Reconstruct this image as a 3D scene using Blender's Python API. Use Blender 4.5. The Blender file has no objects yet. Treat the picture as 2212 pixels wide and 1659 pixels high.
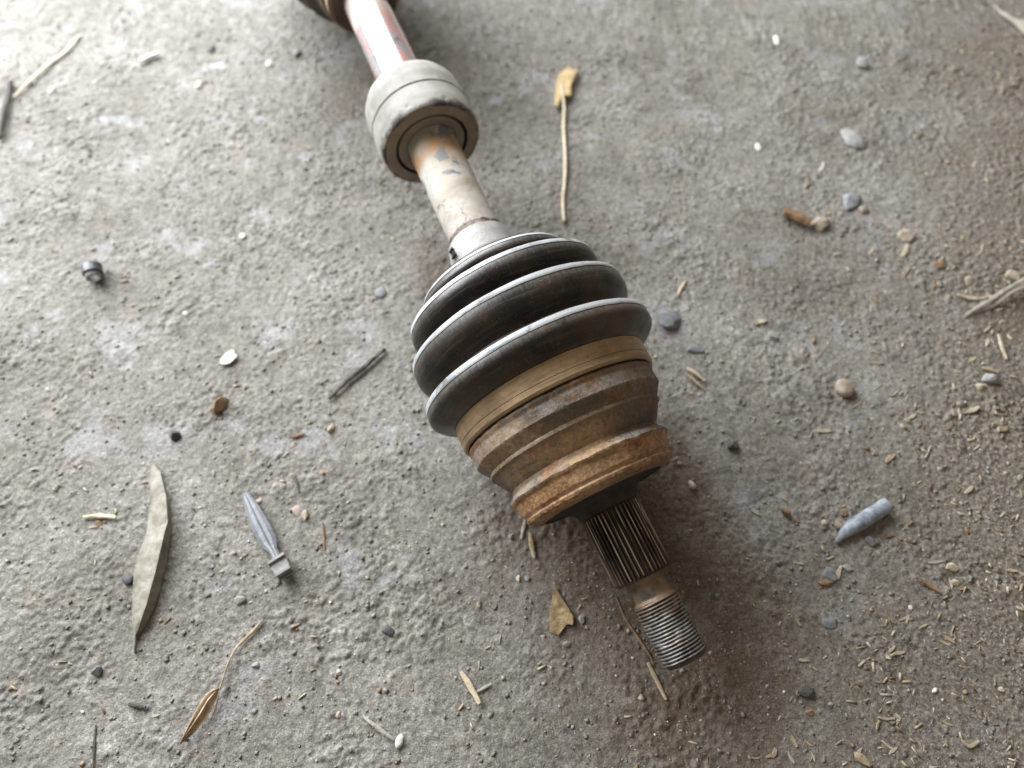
import bpy, math, random
import numpy as np
from mathutils import Vector, Matrix

random.seed(7)
rng = np.random.default_rng(7)
scn = bpy.context.scene
C = scn.collection

# ------------------------------------------------------------------ camera
DZ = 0.0055                      # the ground lies this far below the survey origin
CAM = np.array([0.0, 0.0, 0.33 + DZ])
PITCH = math.radians(60.95)
cam_d = bpy.data.cameras.new('camera')
cam = bpy.data.objects.new('camera', cam_d); C.objects.link(cam)
cam.location = CAM
cam.rotation_euler = (math.radians(90) - PITCH, 0, 0)
cam_d.sensor_width = 36.0
cam_d.lens = 36.0 * 1530 / 2212
cam_d.clip_start = 0.01
cam_d.clip_end = 30.0
cam_d.dof.use_dof = True
cam_d.dof.focus_distance = 0.285
cam_d.dof.aperture_fstop = 6.0
scn.camera = cam

# ------------------------------------------------------------------ light: a wide bright opening behind and to the left, dim warm surroundings
w = bpy.data.worlds.new('World'); scn.world = w; w.use_nodes = True
bg = w.node_tree.nodes['Background']
bg.inputs['Color'].default_value = (1.0, 0.85, 0.68, 1)
bg.inputs['Strength'].default_value = 0.31
ld = bpy.data.lights.new('door_light', 'AREA'); ld.shape = 'RECTANGLE'
ld.size = 1.6; ld.size_y = 0.85; ld.energy = 75.0; ld.color = (0.94, 0.97, 1.0)
lo = bpy.data.objects.new('door_light', ld); C.objects.link(lo)
lo.location = (-0.75, 0.95, 0.60)
lo.rotation_euler = (Vector((0.0, 0.22, 0.0)) - lo.location).to_track_quat('-Z', 'Y').to_euler()
scn.view_settings.view_transform = 'Standard'
scn.view_settings.look = 'None'
scn.view_settings.exposure = 0.0
scn.view_settings.gamma = 1.0
scn.view_settings.use_curve_mapping = False

# ------------------------------------------------------------------ noise and ground height
def _hash(ix, iy, seed):
    h = (ix.astype(np.int64) * 374761393 + iy.astype(np.int64) * 668265263 + seed * 974634777) & 0xFFFFFFFF
    h = ((h ^ (h >> 13)) * 1274126177) & 0xFFFFFFFF
    return (h ^ (h >> 16)) & 0xFFFFFFFF
def noise(x, y, seed=0):
    """gradient noise, about -0.7..0.7"""
    ix = np.floor(x); iy = np.floor(y); fx = x - ix; fy = y - iy
    u = fx * fx * fx * (fx * (fx * 6 - 15) + 10); v = fy * fy * fy * (fy * (fy * 6 - 15) + 10)
    def g(dx, dy):
        a = _hash(ix + dx, iy + dy, seed) * (2 * np.pi / 4294967296.0)
        return np.cos(a) * (fx - dx) + np.sin(a) * (fy - dy)
    return (g(0, 0) * (1 - u) + g(1, 0) * u) * (1 - v) + (g(0, 1) * (1 - u) + g(1, 1) * u) * v
def crumbs(x, y, seed, share):
    """half-buried grains: one per cell of a unit lattice, of varied size, 0..1 high"""
    ix = np.floor(x); iy = np.floor(y); out = np.zeros_like(x)
    for dx in (-1, 0, 1):
        for dy in (-1, 0, 1):
            h = _hash(ix + dx, iy + dy, seed)
            cx = ix + dx + (h & 1023) / 1023.0; cy = iy + dy + ((h >> 10) & 1023) / 1023.0
            sz = ((h >> 20) & 255) / 255.0; h2 = _hash(ix + dx, iy + dy, seed + 7)
            el = .6 + .8 * (h2 & 255) / 255.0; an = ((h2 >> 8) & 255) / 255.0 * np.pi
            u = (x - cx) * np.cos(an) + (y - cy) * np.sin(an); v = (-(x - cx) * np.sin(an) + (y - cy) * np.cos(an)) * el
            r = .22 + .48 * sz
            d = 1 - (u * u + v * v) / (r * r)
            out = np.maximum(out, np.where(((h2 >> 16) & 255) < share * 255, np.sqrt(np.maximum(d, 0)) * r, 0))
    return out
def sstep(a, b, x):
    t = np.clip((x - a) / (b - a), 0, 1); return t * t * (3 - 2 * t)
def loose(x, y):
    """1 where the soil is loose and strewn with sawdust (right), 0 on the trodden floor"""
    n = noise(x / .06, y / .06, 91) * .06
    return sstep(0.0, 0.13, x + n - (0.085 + 0.40 * np.maximum(y, -0.2)))
def smooth_patch(x, y):
    """hard smooth bluish patches of the trodden floor"""
    n = noise(x / .034, y / .034, 41) + .55 * noise(x / .012, y / .012, 42) + .3 * noise(x / .005, y / .005, 43)
    return sstep(.24, .60, n)
def height(x, y):
    x = np.asarray(x, float); y = np.asarray(y, float)
    # domain warp makes the crumbs irregular
    wx = x + .0035 * noise(x / .011, y / .011, 5); wy = y + .0035 * noise(x / .011, y / .011, 6)
    L = loose(x, y); S = smooth_patch(x, y)
    rough = 1.0 + 0.5 * L - 0.72 * S
    patch = 0.55 + 0.9 * sstep(-.25, .35, noise(x / .045, y / .045, 8))
    h = .0030 * noise(x / .16, y / .16, 1) + .0012 * noise(x / .05, y / .05, 2)
    m = .00042 * noise(wx / .016, wy / .016, 3) + .00034 * noise(wx / .0075, wy / .0075, 4)
    cl = .0015 * crumbs(wx / .0072, wy / .0072, 201, .20) + .0013 * crumbs(wx / .0036, wy / .0036, 202, .45) + .0010 * crumbs(x / .0020, y / .0020, 203, .65)
    pt = np.minimum(noise(wx / .0055, wy / .0055, 11) + .40, 0) * .0009            # small pits
    f = .00030 * noise(wx / .0031, wy / .0031, 12) + .00030 * noise(x / .0016, y / .0016, 13)
    return h + .52 * rough * patch * (m + cl + pt + f)
def seg_dist(x, y, a, b):
    a = np.asarray(a); b = np.asarray(b); d = b - a
    t = np.clip(((x - a[0]) * d[0] + (y - a[1]) * d[1]) / (d @ d), 0, 1)
    return np.hypot(x - a[0] - t * d[0], y - a[1] - t * d[1])

def ray(px, py):
    xx = (px - 1106) / 1530.0; yy = (py - 829.5) / 1530.0
    return np.array([xx, math.cos(PITCH) - yy * math.sin(PITCH), -math.sin(PITCH) - yy * math.cos(PITCH)])
def G(px, py, z=0.0):
    """survey point -> spot on the floor (or at height z above it)"""
    r = ray(px, py); p = CAM + r * ((z - CAM[2]) / r[2])
    return float(p[0]), float(p[1])
def hz(x, y): return float(height(np.array([x]), np.array([y]))[0])

# ------------------------------------------------------------------ node helpers
def new_mat(name):
    m = bpy.data.materials.new(name); m.use_nodes = True
    nt = m.node_tree; b = nt.nodes['Principled BSDF']
    return m, nt, b
def N(nt, typ, **kw):
    n = nt.nodes.new(typ)
    for k, v in kw.items():
        if k in n.inputs: n.inputs[k].default_value = v
        else: setattr(n, k, v)
    return n
def tex(nt, scale, detail=4, rough=.55, coord=None, dist=0.0, vec='Object', stretch=None):
    tc = N(nt, 'ShaderNodeTexCoord'); n = N(nt, 'ShaderNodeTexNoise')
    n.inputs['Scale'].default_value = scale; n.inputs['Detail'].default_value = detail
    n.inputs['Roughness'].default_value = rough; n.inputs['Distortion'].default_value = dist
    if stretch:
        mp = N(nt, 'ShaderNodeMapping'); mp.inputs['Scale'].default_value = stretch
        nt.links.new(tc.outputs[vec], mp.inputs['Vector']); nt.links.new(mp.outputs[0], n.inputs['Vector'])
    else: nt.links.new(tc.outputs[vec], n.inputs['Vector'])
    return n.outputs['Fac']
def ramp(nt, fac, stops, interp='LINEAR'):
    r = N(nt, 'ShaderNodeValToRGB'); cr = r.color_ramp; cr.interpolation = interp
    while len(cr.elements) < len(stops): cr.elements.new(.5)
    for e, (p, c) in zip(cr.elements, stops):
        e.position = p; e.color = (c, c, c, 1) if isinstance(c, (int, float)) else (*c, 1)
    nt.links.new(fac, r.inputs['Fac']); return r.outputs['Color']
def mix(nt, fac, a, b, mode='MIX'):
    m = N(nt, 'ShaderNodeMix'); m.data_type = 'RGBA'; m.blend_type = mode
    for s, v in ((m.inputs[0], fac), (m.inputs[6], a), (m.inputs[7], b)):
        if isinstance(v, bpy.types.NodeSocket): nt.links.new(v, s)
        elif isinstance(v, (int, float)): s.default_value = v if s is m.inputs[0] or s == m.inputs[0] else (v, v, v, 1)
        else: s.default_value = (*v, 1)
    return m.outputs[2]
def math_(nt, op, a, b=None, clamp=False):
    m = N(nt, 'ShaderNodeMath'); m.operation = op; m.use_clamp = clamp
    for s, v in ((m.inputs[0], a), (m.inputs[1], b)):
        if v is None: continue
        if isinstance(v, bpy.types.NodeSocket): nt.links.new(v, s)
        else: s.default_value = v
    return m.outputs[0]
def attr(nt, name):
    a = N(nt, 'ShaderNodeAttribute'); a.attribute_name = name; return a.outputs['Fac']
def streak(nt, kt, ka, detail=4, rough=.6):
    """noise laid round the axle: kt cycles per mm along it, ka cycles per radian round it"""
    cx = N(nt, 'ShaderNodeCombineXYZ')
    nt.links.new(math_(nt, 'MULTIPLY', attr(nt, 't'), kt), cx.inputs[0]); nt.links.new(math_(nt, 'MULTIPLY', attr(nt, 'ang'), ka), cx.inputs[1])
    n = N(nt, 'ShaderNodeTexNoise'); n.inputs['Scale'].default_value = 1.0; n.inputs['Detail'].default_value = detail; n.inputs['Roughness'].default_value = rough
    nt.links.new(cx.outputs[0], n.inputs['Vector']); return n.outputs['Fac']
def maprange(nt, v, a, b, c=0.0, d=1.0, smooth=True):
    m = N(nt, 'ShaderNodeMapRange'); m.interpolation_type = 'SMOOTHSTEP' if smooth else 'LINEAR'
    nt.links.new(v, m.inputs[0])
    for i, q in zip((1, 2, 3, 4), (a, b, c, d)): m.inputs[i].default_value = q
    return m.outputs[0]
def bump(nt, b, fac, strength, dist):
    bp = N(nt, 'ShaderNodeBump'); bp.inputs['Strength'].default_value = strength; bp.inputs['Distance'].default_value = dist
    nt.links.new(fac, bp.inputs['Height'])
    nt.links.new(bp.outputs['Normal'], b.inputs['Normal'])
def setc(nt, b, col):
    if isinstance(col, bpy.types.NodeSocket): nt.links.new(col, b.inputs['Base Color'])
    else: b.inputs['Base Color'].default_value = (*col, 1)
def setr(nt, b, r):
    if isinstance(r, bpy.types.NodeSocket): nt.links.new(r, b.inputs['Roughness'])
    else: b.inputs['Roughness'].default_value = r

# ------------------------------------------------------------------ materials
def mat_ground():
    m, nt, b = new_mat('trodden_soil')
    base = ramp(nt, tex(nt, 14, 8, .62, dist=.3), [(.30, (.116, .107, .090)), (.44, (.160, .150, .129)), (.56, (.185, .176, .155)), (.70, (.238, .231, .212))])
    fine = mix(nt, 1.0, ramp(nt, tex(nt, 380, 5, .75), [(.36, .66), (.50, 1.0), (.64, 1.34)]), ramp(nt, tex(nt, 1300, 3, .7), [(.36, .66), (.50, 1.0), (.64, 1.36)]), 'MULTIPLY')
    col = mix(nt, 1.0, base, fine, 'MULTIPLY')
    blot = ramp(nt, tex(nt, 110, 5, .7, dist=.6), [(.36, .74), (.50, 1.0), (.64, 1.18)])
    col = mix(nt, 1.0, col, blot, 'MULTIPLY')
    warm = ramp(nt, tex(nt, 48, 4, .6), [(.58, 0.0), (.76, .42)])
    col = mix(nt, warm, col, (.195, .155, .112))
    sm = attr(nt, 'smooth_patch')
    col = mix(nt, math_(nt, 'MULTIPLY', sm, .45), col, mix(nt, 1.0, (.255, .262, .275), fine, 'MULTIPLY'))
    lo_ = attr(nt, 'loose')
    dark = mix(nt, 1.0, ramp(nt, tex(nt, 640, 5, .8), [(.38, (.030, .025, .020)), (.50, (.120, .102, .080)), (.60, (.26, .225, .175)), (.68, (.42, .38, .31))]), 1.0, 'MULTIPLY')
    col = mix(nt, math_(nt, 'MULTIPLY', lo_, .85), col, dark)
    st = attr(nt, 'stain')
    stn = math_(nt, 'MULTIPLY', st, ramp(nt, tex(nt, 85, 5, .65), [(.30, .55), (.58, 1.0)]))
    col = mix(nt, stn, col, mix(nt, 1.0, (.090, .063, .041), fine, 'MULTIPLY'))
    # pale mineral specks and dark specks
    sp = ramp(nt, tex(nt, 900, 2, .5), [(.69, 0.0), (.74, .85)])
    col = mix(nt, sp, col, (.50, .48, .44))
    setc(nt, b, col)
    setr(nt, b, math_(nt, 'SUBTRACT', ramp(nt, tex(nt, 130, 4, .6), [(.3, .60), (.7, .86)]), math_(nt, 'MULTIPLY', sm, .14)))
    b.inputs['Specular IOR Level'].default_value = .42
    bump(nt, b, math_(nt, 'ADD', tex(nt, 1100, 4, .7), math_(nt, 'MULTIPLY', tex(nt, 420, 4, .65), 1.3)), .7, .0006)
    return m
M_GROUND = mat_ground()

def mat_simple(name, c1, c2, scale, rough=.7, bscale=900, bdist=.0004, spec=.4, metal=0.0, stretch=None):
    m, nt, b = new_mat(name)
    setc(nt, b, ramp(nt, tex(nt, scale, 5, .65, stretch=stretch), [(.32, c1), (.68, c2)]))
    setr(nt, b, rough); b.inputs['Specular IOR Level'].default_value = spec; b.inputs['Metallic'].default_value = metal
    bump(nt, b, tex(nt, bscale, 4, .6, stretch=stretch), .6, bdist)
    return m
MM = {
 'wood_pale': mat_simple('pale_wood', (.28, .235, .165), (.52, .465, .355), 420, .7),
 'wood_tan': mat_simple('tan_wood', (.21, .165, .105), (.40, .325, .225), 380, .72),
 'wood_brown': mat_simple('brown_bark', (.10, .060, .030), (.25, .155, .085), 380, .75),
 'wood_dark': mat_simple('dark_twig', (.025, .020, .017), (.085, .068, .055), 500, .7),
 'straw': mat_simple('straw', (.36, .29, .19), (.56, .48, .35), 300, .6),
 'straw_grey': mat_simple('grey_straw', (.20, .185, .155), (.42, .39, .33), 320, .65),
 'stone_tan': mat_simple('tan_stone', (.19, .155, .115), (.37, .315, .25), 260, .7),
 'stone_brown': mat_simple('brown_stone', (.12, .072, .038), (.30, .20, .12), 300, .72),
 'stone_grey': mat_simple('grey_stone', (.16, .16, .158), (.34, .335, .325), 260, .72),
 'stone_blue': mat_simple('blue_grey_stone', (.095, .100, .108), (.245, .254, .266), 190, .6),
 'stone_dark': mat_simple('dark_stone', (.022, .022, .024), (.085, .083, .082), 320, .6),
 'white': mat_simple('white_chip', (.50, .48, .44), (.72, .70, .67), 300, .55),
 'pink': mat_simple('pinkish_stone', (.36, .28, .235), (.52, .44, .39), 300, .7),
 'leaf_green': mat_simple('grey_green_leaf', (.120, .110, .082), (.30, .285, .235), 170, .62, bscale=420, bdist=.0005),
 'leaf_brown': mat_simple('brown_leaf', (.17, .10, .050), (.50, .38, .25), 190, .6),
 'leaf_flake': mat_simple('leaf_flake', (.13, .085, .038), (.40, .30, .165), 480, .65),
 'yellow': mat_simple('yellow_wood_pulp', (.46, .33, .15), (.66, .52, .30), 300, .8),
 'root': mat_simple('pale_root', (.48, .40, .27), (.70, .62, .47), 260, .6),
 'plastic_grey': mat_simple('grey_plastic', (.13, .14, .155), (.27, .285, .31), 160, .48),
 'foam': mat_simple('blue_white_plastic', (.12, .135, .16), (.34, .38, .435), 210, .6),
 'metal_dark': mat_simple('dark_metal', (.05, .052, .056), (.16, .165, .175), 300, .4, metal=.6),
}

def mat_rubber():
    m, nt, b = new_mat('dusty_black_rubber')
    tt = attr(nt, 't')
    d = math_(nt, 'MULTIPLY', ramp(nt, tex(nt, 26, 5, .6, dist=.4), [(.42, .02), (.68, .72)]), maprange(nt, tt, -75, -5, .35, 1.0))
    col = mix(nt, d, (.0110, .0110, .0120), (.105, .074, .047))
    col = mix(nt, math_(nt, 'MULTIPLY', ramp(nt, tex(nt, 60, 4, .6), [(.60, 0.0), (.76, 1.0)]), maprange(nt, tt, -40, 0, 0, .65)), col, (.16, .088, .038))
    col = mix(nt, ramp(nt, streak(nt, .55, 2.2, 5, .65), [(.52, 0.0), (.70, .60)]), col, (.105, .090, .074))
    col = mix(nt, ramp(nt, streak(nt, .10, 70, 3, .6), [(.58, 0.0), (.72, .55)]), col, (.090, .072, .054))
    col = mix(nt, ramp(nt, tex(nt, 240, 5, .75), [(.58, 0.0), (.70, .55)]), col, (.13, .105, .080))
    for tc in (-62.2, -51.0, -34.6, -14.0):          # grey sheen painted into the dusty colour in front of each crest, scuffed
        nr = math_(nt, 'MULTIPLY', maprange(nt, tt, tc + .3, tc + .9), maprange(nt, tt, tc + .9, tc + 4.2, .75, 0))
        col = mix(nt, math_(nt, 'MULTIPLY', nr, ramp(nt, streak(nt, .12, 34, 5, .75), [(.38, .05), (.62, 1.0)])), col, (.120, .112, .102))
    sp = ramp(nt, tex(nt, 1300, 2, .5), [(.68, 0.0), (.74, .6)])
    col = mix(nt, sp, col, (.28, .26, .23))
    setc(nt, b, col)
    setr(nt, b, ramp(nt, tex(nt, 40, 4), [(.3, .27), (.7, .48)]))
    b.inputs['Specular IOR Level'].default_value = .42
    bump(nt, b, tex(nt, 900, 3), .35, .0002)
    return m
def mat_crest():
    m, nt, b = new_mat('dust_scuffed_rubber')
    col = mix(nt, ramp(nt, tex(nt, 55, 5, .65), [(.30, 0.0), (.46, 1.0)]), (.16, .165, .18), (.40, .415, .43))
    col = mix(nt, ramp(nt, tex(nt, 190, 4, .7), [(.60, 0.0), (.70, .8)]), col, (.09, .085, .08))
    col = mix(nt, ramp(nt, streak(nt, .3, 3.0, 4), [(.55, 0.0), (.70, .75)]), col, (.10, .10, .105))
    setc(nt, b, col); setr(nt, b, .46); b.inputs['Specular IOR Level'].default_value = .6
    bump(nt, b, tex(nt, 1200, 3), .4, .0002)
    return m
def mat_cuff():
    m, nt, b = new_mat('tan_dusty_band')
    col = ramp(nt, tex(nt, 34, 6, .6, dist=.5), [(.28, (.150, .105, .066)), (.50, (.300, .205, .110)), (.72, (.44, .32, .195))])
    col = mix(nt, ramp(nt, tex(nt, 120, 5, .75), [(.58, 0.0), (.66, .7)]), col, (.42, .30, .17))
    col = mix(nt, ramp(nt, tex(nt, 70, 3, .6), [(.62, 0.0), (.70, .6)]), col, (.23, .205, .18))
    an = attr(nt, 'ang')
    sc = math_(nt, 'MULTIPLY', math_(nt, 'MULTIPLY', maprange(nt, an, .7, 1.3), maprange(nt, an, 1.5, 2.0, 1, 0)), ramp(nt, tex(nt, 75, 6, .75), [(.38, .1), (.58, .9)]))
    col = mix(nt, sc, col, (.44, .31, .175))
    col = mix(nt, ramp(nt, streak(nt, .7, 2.4, 5, .65), [(.50, 0.0), (.68, .65)]), col, (.115, .082, .056))
    col = mix(nt, ramp(nt, tex(nt, 420, 4, .75), [(.60, 0.0), (.68, .6)]), col, (.09, .062, .040))
    setc(nt, b, col); setr(nt, b, ramp(nt, tex(nt, 60, 4), [(.3, .36), (.7, .6)]))
    b.inputs['Metallic'].default_value = .12
    bump(nt, b, tex(nt, 700, 4, .6), .5, .0002)
    return m
def mat_rust():
    m, nt, b = new_mat('rusted_cast_steel')
    tt = attr(nt, 't')
    col = ramp(nt, tex(nt, 26, 6, .6, dist=.6), [(.32, (.062, .051, .042)), (.46, (.125, .092, .062)), (.58, (.205, .140, .082)), (.70, (.31, .22, .135))])
    rust = ramp(nt, tex(nt, 44, 6, .7, dist=.3), [(.50, 0.0), (.63, .85)])
    col = mix(nt, rust, col, ramp(nt, tex(nt, 300, 4, .7), [(.3, (.130, .056, .024)), (.7, (.360, .170, .066))]))
    # the front lip is bare orange rust all the way round
    lip = math_(nt, 'MULTIPLY', maprange(nt, math_(nt, 'ADD', tt, math_(nt, 'MULTIPLY', tex(nt, 120, 3), 5.0)), 38.8, 40.4), maprange(nt, tt, 45.2, 46.0, 1, .55))
    col = mix(nt, math_(nt, 'MULTIPLY', lip, .88), col, ramp(nt, tex(nt, 150, 6, .75), [(.28, (.140, .066, .032)), (.48, (.330, .175, .080)), (.7, (.52, .33, .175))]))
    led = math_(nt, 'MAXIMUM', math_(nt, 'MULTIPLY', maprange(nt, tt, 10.2, 11.2), maprange(nt, tt, 16.4, 17.0, 1, 0)),
                math_(nt, 'MULTIPLY', maprange(nt, tt, 32.8, 34.8), maprange(nt, tt, 36.2, 37.4, 1, 0)))
    led = math_(nt, 'MAXIMUM', led, math_(nt, 'MULTIPLY', math_(nt, 'MULTIPLY', maprange(nt, tt, 21.4, 22.2), maprange(nt, tt, 23.2, 23.9, 1, 0)), .6))
    led = math_(nt, 'MULTIPLY', led, ramp(nt, tex(nt, 60, 6, .75), [(.42, .0), (.60, 1.0)]))
    col = mix(nt, math_(nt, 'MULTIPLY', led, .74), col, (.31, .292, .27))
    an = attr(nt, 'ang')
    rs = math_(nt, 'MULTIPLY', maprange(nt, math_(nt, 'ADD', an, math_(nt, 'MULTIPLY', tex(nt, 40, 4), 1.2)), 2.25, 3.1), maprange(nt, tt, 30, 36, .85, .25))
    col = mix(nt, rs, col, ramp(nt, tex(nt, 70, 6, .7), [(.42, (.052, .048, .046)), (.52, (.090, .060, .042)), (.60, (.20, .085, .036))]))
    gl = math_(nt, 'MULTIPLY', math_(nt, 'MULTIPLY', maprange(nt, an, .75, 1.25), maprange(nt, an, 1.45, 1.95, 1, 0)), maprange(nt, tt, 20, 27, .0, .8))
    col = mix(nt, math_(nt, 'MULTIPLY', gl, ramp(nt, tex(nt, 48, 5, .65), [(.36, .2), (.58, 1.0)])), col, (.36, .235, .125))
    # black grime packed against the band
    col = mix(nt, maprange(nt, math_(nt, 'ADD', tt, math_(nt, 'MULTIPLY', tex(nt, 90, 3), 2.0)), 9.2, 10.6, .85, 0), col, (.045, .033, .024))
    fine = ramp(nt, tex(nt, 600, 5, .75), [(.36, .68), (.5, 1.0), (.64, 1.25)])
    col = mix(nt, 1.0, col, fine, 'MULTIPLY')
    col = mix(nt, ramp(nt, streak(nt, .45, 2.0, 5, .65), [(.54, 0.0), (.70, .6)]), col, (.070, .055, .042))
    col = mix(nt, ramp(nt, tex(nt, 330, 4, .7), [(.66, 0.0), (.70, .85)]), col, (.050, .036, .028))
    setc(nt, b, col)
    setr(nt, b, ramp(nt, tex(nt, 80, 4), [(.3, .46), (.7, .72)])); b.inputs['Metallic'].default_value = .1
    bump(nt, b, math_(nt, 'ADD', tex(nt, 650, 5, .7), math_(nt, 'MULTIPLY', tex(nt, 160, 4, .65), 2.6)), .55, .00042)
    return m
def mat_oily():
    m, nt, b = new_mat('oily_dark_steel')
    rad = attr(nt, 'r')
    col = ramp(nt, tex(nt, 60, 5, .6), [(.30, (.024, .020, .018)), (.55, (.070, .054, .042)), (.75, (.15, .095, .06))])
    tip = math_(nt, 'MULTIPLY', math_(nt, 'MULTIPLY', maprange(nt, rad, 12.75, 12.98), maprange(nt, rad, 13.12, 13.18, 1, 0)), ramp(nt, streak(nt, .035, 5.5, 3, .6), [(.46, 0.0), (.60, 1.0)]))
    col = mix(nt, tip, col, (.42, .36, .28))
    setc(nt, b, col); b.inputs['Metallic'].default_value = .8
    setr(nt, b, math_(nt, 'SUBTRACT', ramp(nt, tex(nt, 170, 4, .6), [(.3, .32), (.7, .52)]), math_(nt, 'MULTIPLY', tip, .14)))
    bump(nt, b, tex(nt, 900, 4), .4, .0002)
    return m
def mat_thread():
    m, nt, b = new_mat('greasy_thread_steel')
    tt = attr(nt, 't')
    col = ramp(nt, tex(nt, 120, 5, .65), [(.32, (.10, .095, .088)), (.52, (.23, .225, .215)), (.72, (.42, .42, .415))])
    gold = math_(nt, 'MULTIPLY', maprange(nt, tt, 95, 105, 1, 0), .8)
    col = mix(nt, gold, col, ramp(nt, tex(nt, 90, 4, .6), [(.36, (.06, .045, .035)), (.6, (.25, .155, .075))]))
    gr = math_(nt, 'MULTIPLY', ramp(nt, tex(nt, 75, 5, .7), [(.54, 0.0), (.66, .9)]), maprange(nt, tt, 95, 102, .15, 1.0))
    col = mix(nt, gr, col, (.030, .028, .027))
    rad = attr(nt, 'r')
    grv = math_(nt, 'MULTIPLY', maprange(nt, rad, 9.15, 9.5, 1, 0), maprange(nt, tt, 96.5, 98.0))
    col = mix(nt, math_(nt, 'MULTIPLY', grv, .8), col, (.050, .038, .028))
    col = mix(nt, ramp(nt, tex(nt, 55, 5, .65), [(.52, 0.0), (.66, .75)]), col, (.16, .105, .06))
    setc(nt, b, col); b.inputs['Metallic'].default_value = .7
    setr(nt, b, ramp(nt, tex(nt, 260, 4, .6), [(.3, .40), (.7, .62)]))
    bump(nt, b, tex(nt, 1300, 4), .4, .0002)
    return m
def mat_shaft():
    m, nt, b = new_mat('chalky_painted_shaft')
    tt = attr(nt, 't')
    col = ramp(nt, tex(nt, 38, 6, .6, dist=.4), [(.34, (.25, .21, .16)), (.50, (.375, .345, .30)), (.66, (.45, .435, .41))])
    col = mix(nt, ramp(nt, tex(nt, 52, 5, .65), [(.50, 0.0), (.64, .65)]), col, (.37, .27, .17))
    rust = math_(nt, 'MULTIPLY', math_(nt, 'MULTIPLY', maprange(nt, tt, -158, -152), maprange(nt, tt, -147, -140, 1, 0)), ramp(nt, tex(nt, 70, 4, .6), [(.38, .1), (.56, 1.0)]))
    col = mix(nt, math_(nt, 'MULTIPLY', rust, .85), col, (.30, .155, .055))
    # peeled spots and hairline cracks
    col = mix(nt, ramp(nt, tex(nt, 75, 4, .55), [(.615, 0.0), (.63, .9)]), col, (.15, .155, .165))
    vo = N(nt, 'ShaderNodeTexVoronoi'); vo.feature = 'DISTANCE_TO_EDGE'; vo.inputs['Scale'].default_value = 120
    tc = N(nt, 'ShaderNodeTexCoord')
    dv = N(nt, 'ShaderNodeMix'); dv.data_type = 'VECTOR'; dv.inputs[0].default_value = .012
    nz = N(nt, 'ShaderNodeTexNoise'); nz.inputs['Scale'].default_value = 160; nz.inputs['Detail'].default_value = 4
    nt.links.new(tc.outputs['Object'], nz.inputs['Vector']); nt.links.new(tc.outputs['Object'], dv.inputs[4]); nt.links.new(nz.outputs['Color'], dv.inputs[5])
    nt.links.new(dv.outputs[1], vo.inputs['Vector'])
    crk = math_(nt, 'MULTIPLY', ramp(nt, vo.outputs['Distance'], [(0.0, 1.0), (.045, 0.0)]), ramp(nt, tex(nt, 45, 3), [(.44, 0.0), (.52, 1.0)]))
    crk = math_(nt, 'MULTIPLY', crk, maprange(nt, tt, -140, -132))
    col = mix(nt, math_(nt, 'MULTIPLY', crk, .85), col, (.06, .05, .042))
    setc(nt, b, col); setr(nt, b, .6)
    hgt = math_(nt, 'SUBTRACT', tex(nt, 420, 4, .6), math_(nt, 'MULTIPLY', crk, 1.2))
    bump(nt, b, hgt, .5, .0003)
    return m
def mat_glossy_shaft():
    m, nt, b = new_mat('glossy_red_grey_shaft')
    col = mix(nt, ramp(nt, tex(nt, 95, 4, .55, dist=1.0), [(.47, 0.0), (.53, 1.0)]), (.27, .295, .31), (.46, .235, .225))
    col = mix(nt, ramp(nt, tex(nt, 55, 4, .6), [(.60, 0.0), (.68, .85)]), col, (.075, .085, .10))
    tt = attr(nt, 't')
    col = mix(nt, maprange(nt, math_(nt, 'ADD', tt, math_(nt, 'MULTIPLY', tex(nt, 60, 3), 40.0)), -250, -236, .9, 0), col, (.66, .56, .50))
    setc(nt, b, col); setr(nt, b, ramp(nt, tex(nt, 90, 3), [(.3, .20), (.7, .34)]))
    b.inputs['Specular IOR Level'].default_value = .9; b.inputs['Coat Weight'].default_value = .8; b.inputs['Coat Roughness'].default_value = .12
    b.inputs['Metallic'].default_value = .25
    bump(nt, b, tex(nt, 300, 3), .2, .0002)
    return m
def mat_collar():
    m, nt, b = new_mat('chalky_dusty_steel')
    col = ramp(nt, tex(nt, 42, 5, .6), [(.34, (.19, .18, .16)), (.50, (.295, .285, .262)), (.66, (.36, .352, .335))])
    col = mix(nt, ramp(nt, tex(nt, 150, 5, .7), [(.62, 0.0), (.68, .85)]), col, (.12, .115, .11))
    rad = attr(nt, 'r'); tt = attr(nt, 't')
    col = mix(nt, math_(nt, 'MULTIPLY', maprange(nt, tt, -162.7, -162.1), .8), col, ramp(nt, tex(nt, 90, 5, .6), [(.3, (.17, .125, .080)), (.7, (.30, .235, .16))]))
    edge = math_(nt, 'MULTIPLY', math_(nt, 'MULTIPLY', maprange(nt, tt, -167.0, -164.0), maprange(nt, rad, 25.2, 26.2)), ramp(nt, tex(nt, 70, 5, .7), [(.44, 0.0), (.56, .92)]))
    col = mix(nt, edge, col, (.035, .032, .030))
    setc(nt, b, col); setr(nt, b, .68)
    bump(nt, b, tex(nt, 700, 4, .6), .5, .0003)
    return m
M_RUBBER, M_CREST, M_CUFF, M_RUST, M_OILY, M_THREAD = mat_rubber(), mat_crest(), mat_cuff(), mat_rust(), mat_oily(), mat_thread()
M_SHAFT, M_GLOSS, M_COLLAR = mat_shaft(), mat_glossy_shaft(), mat_collar()
M_DARK = mat_simple('grimy_dark_gap', (.012, .010, .009), (.045, .036, .028), 200, .8)
M_CLAMP = mat_simple('pale_band_metal', (.25, .245, .23), (.37, .365, .355), 120, .45)
M_INNER = mat_simple('brown_grimy_boot', (.030, .022, .018), (.115, .072, .050), 60, .55)

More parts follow.
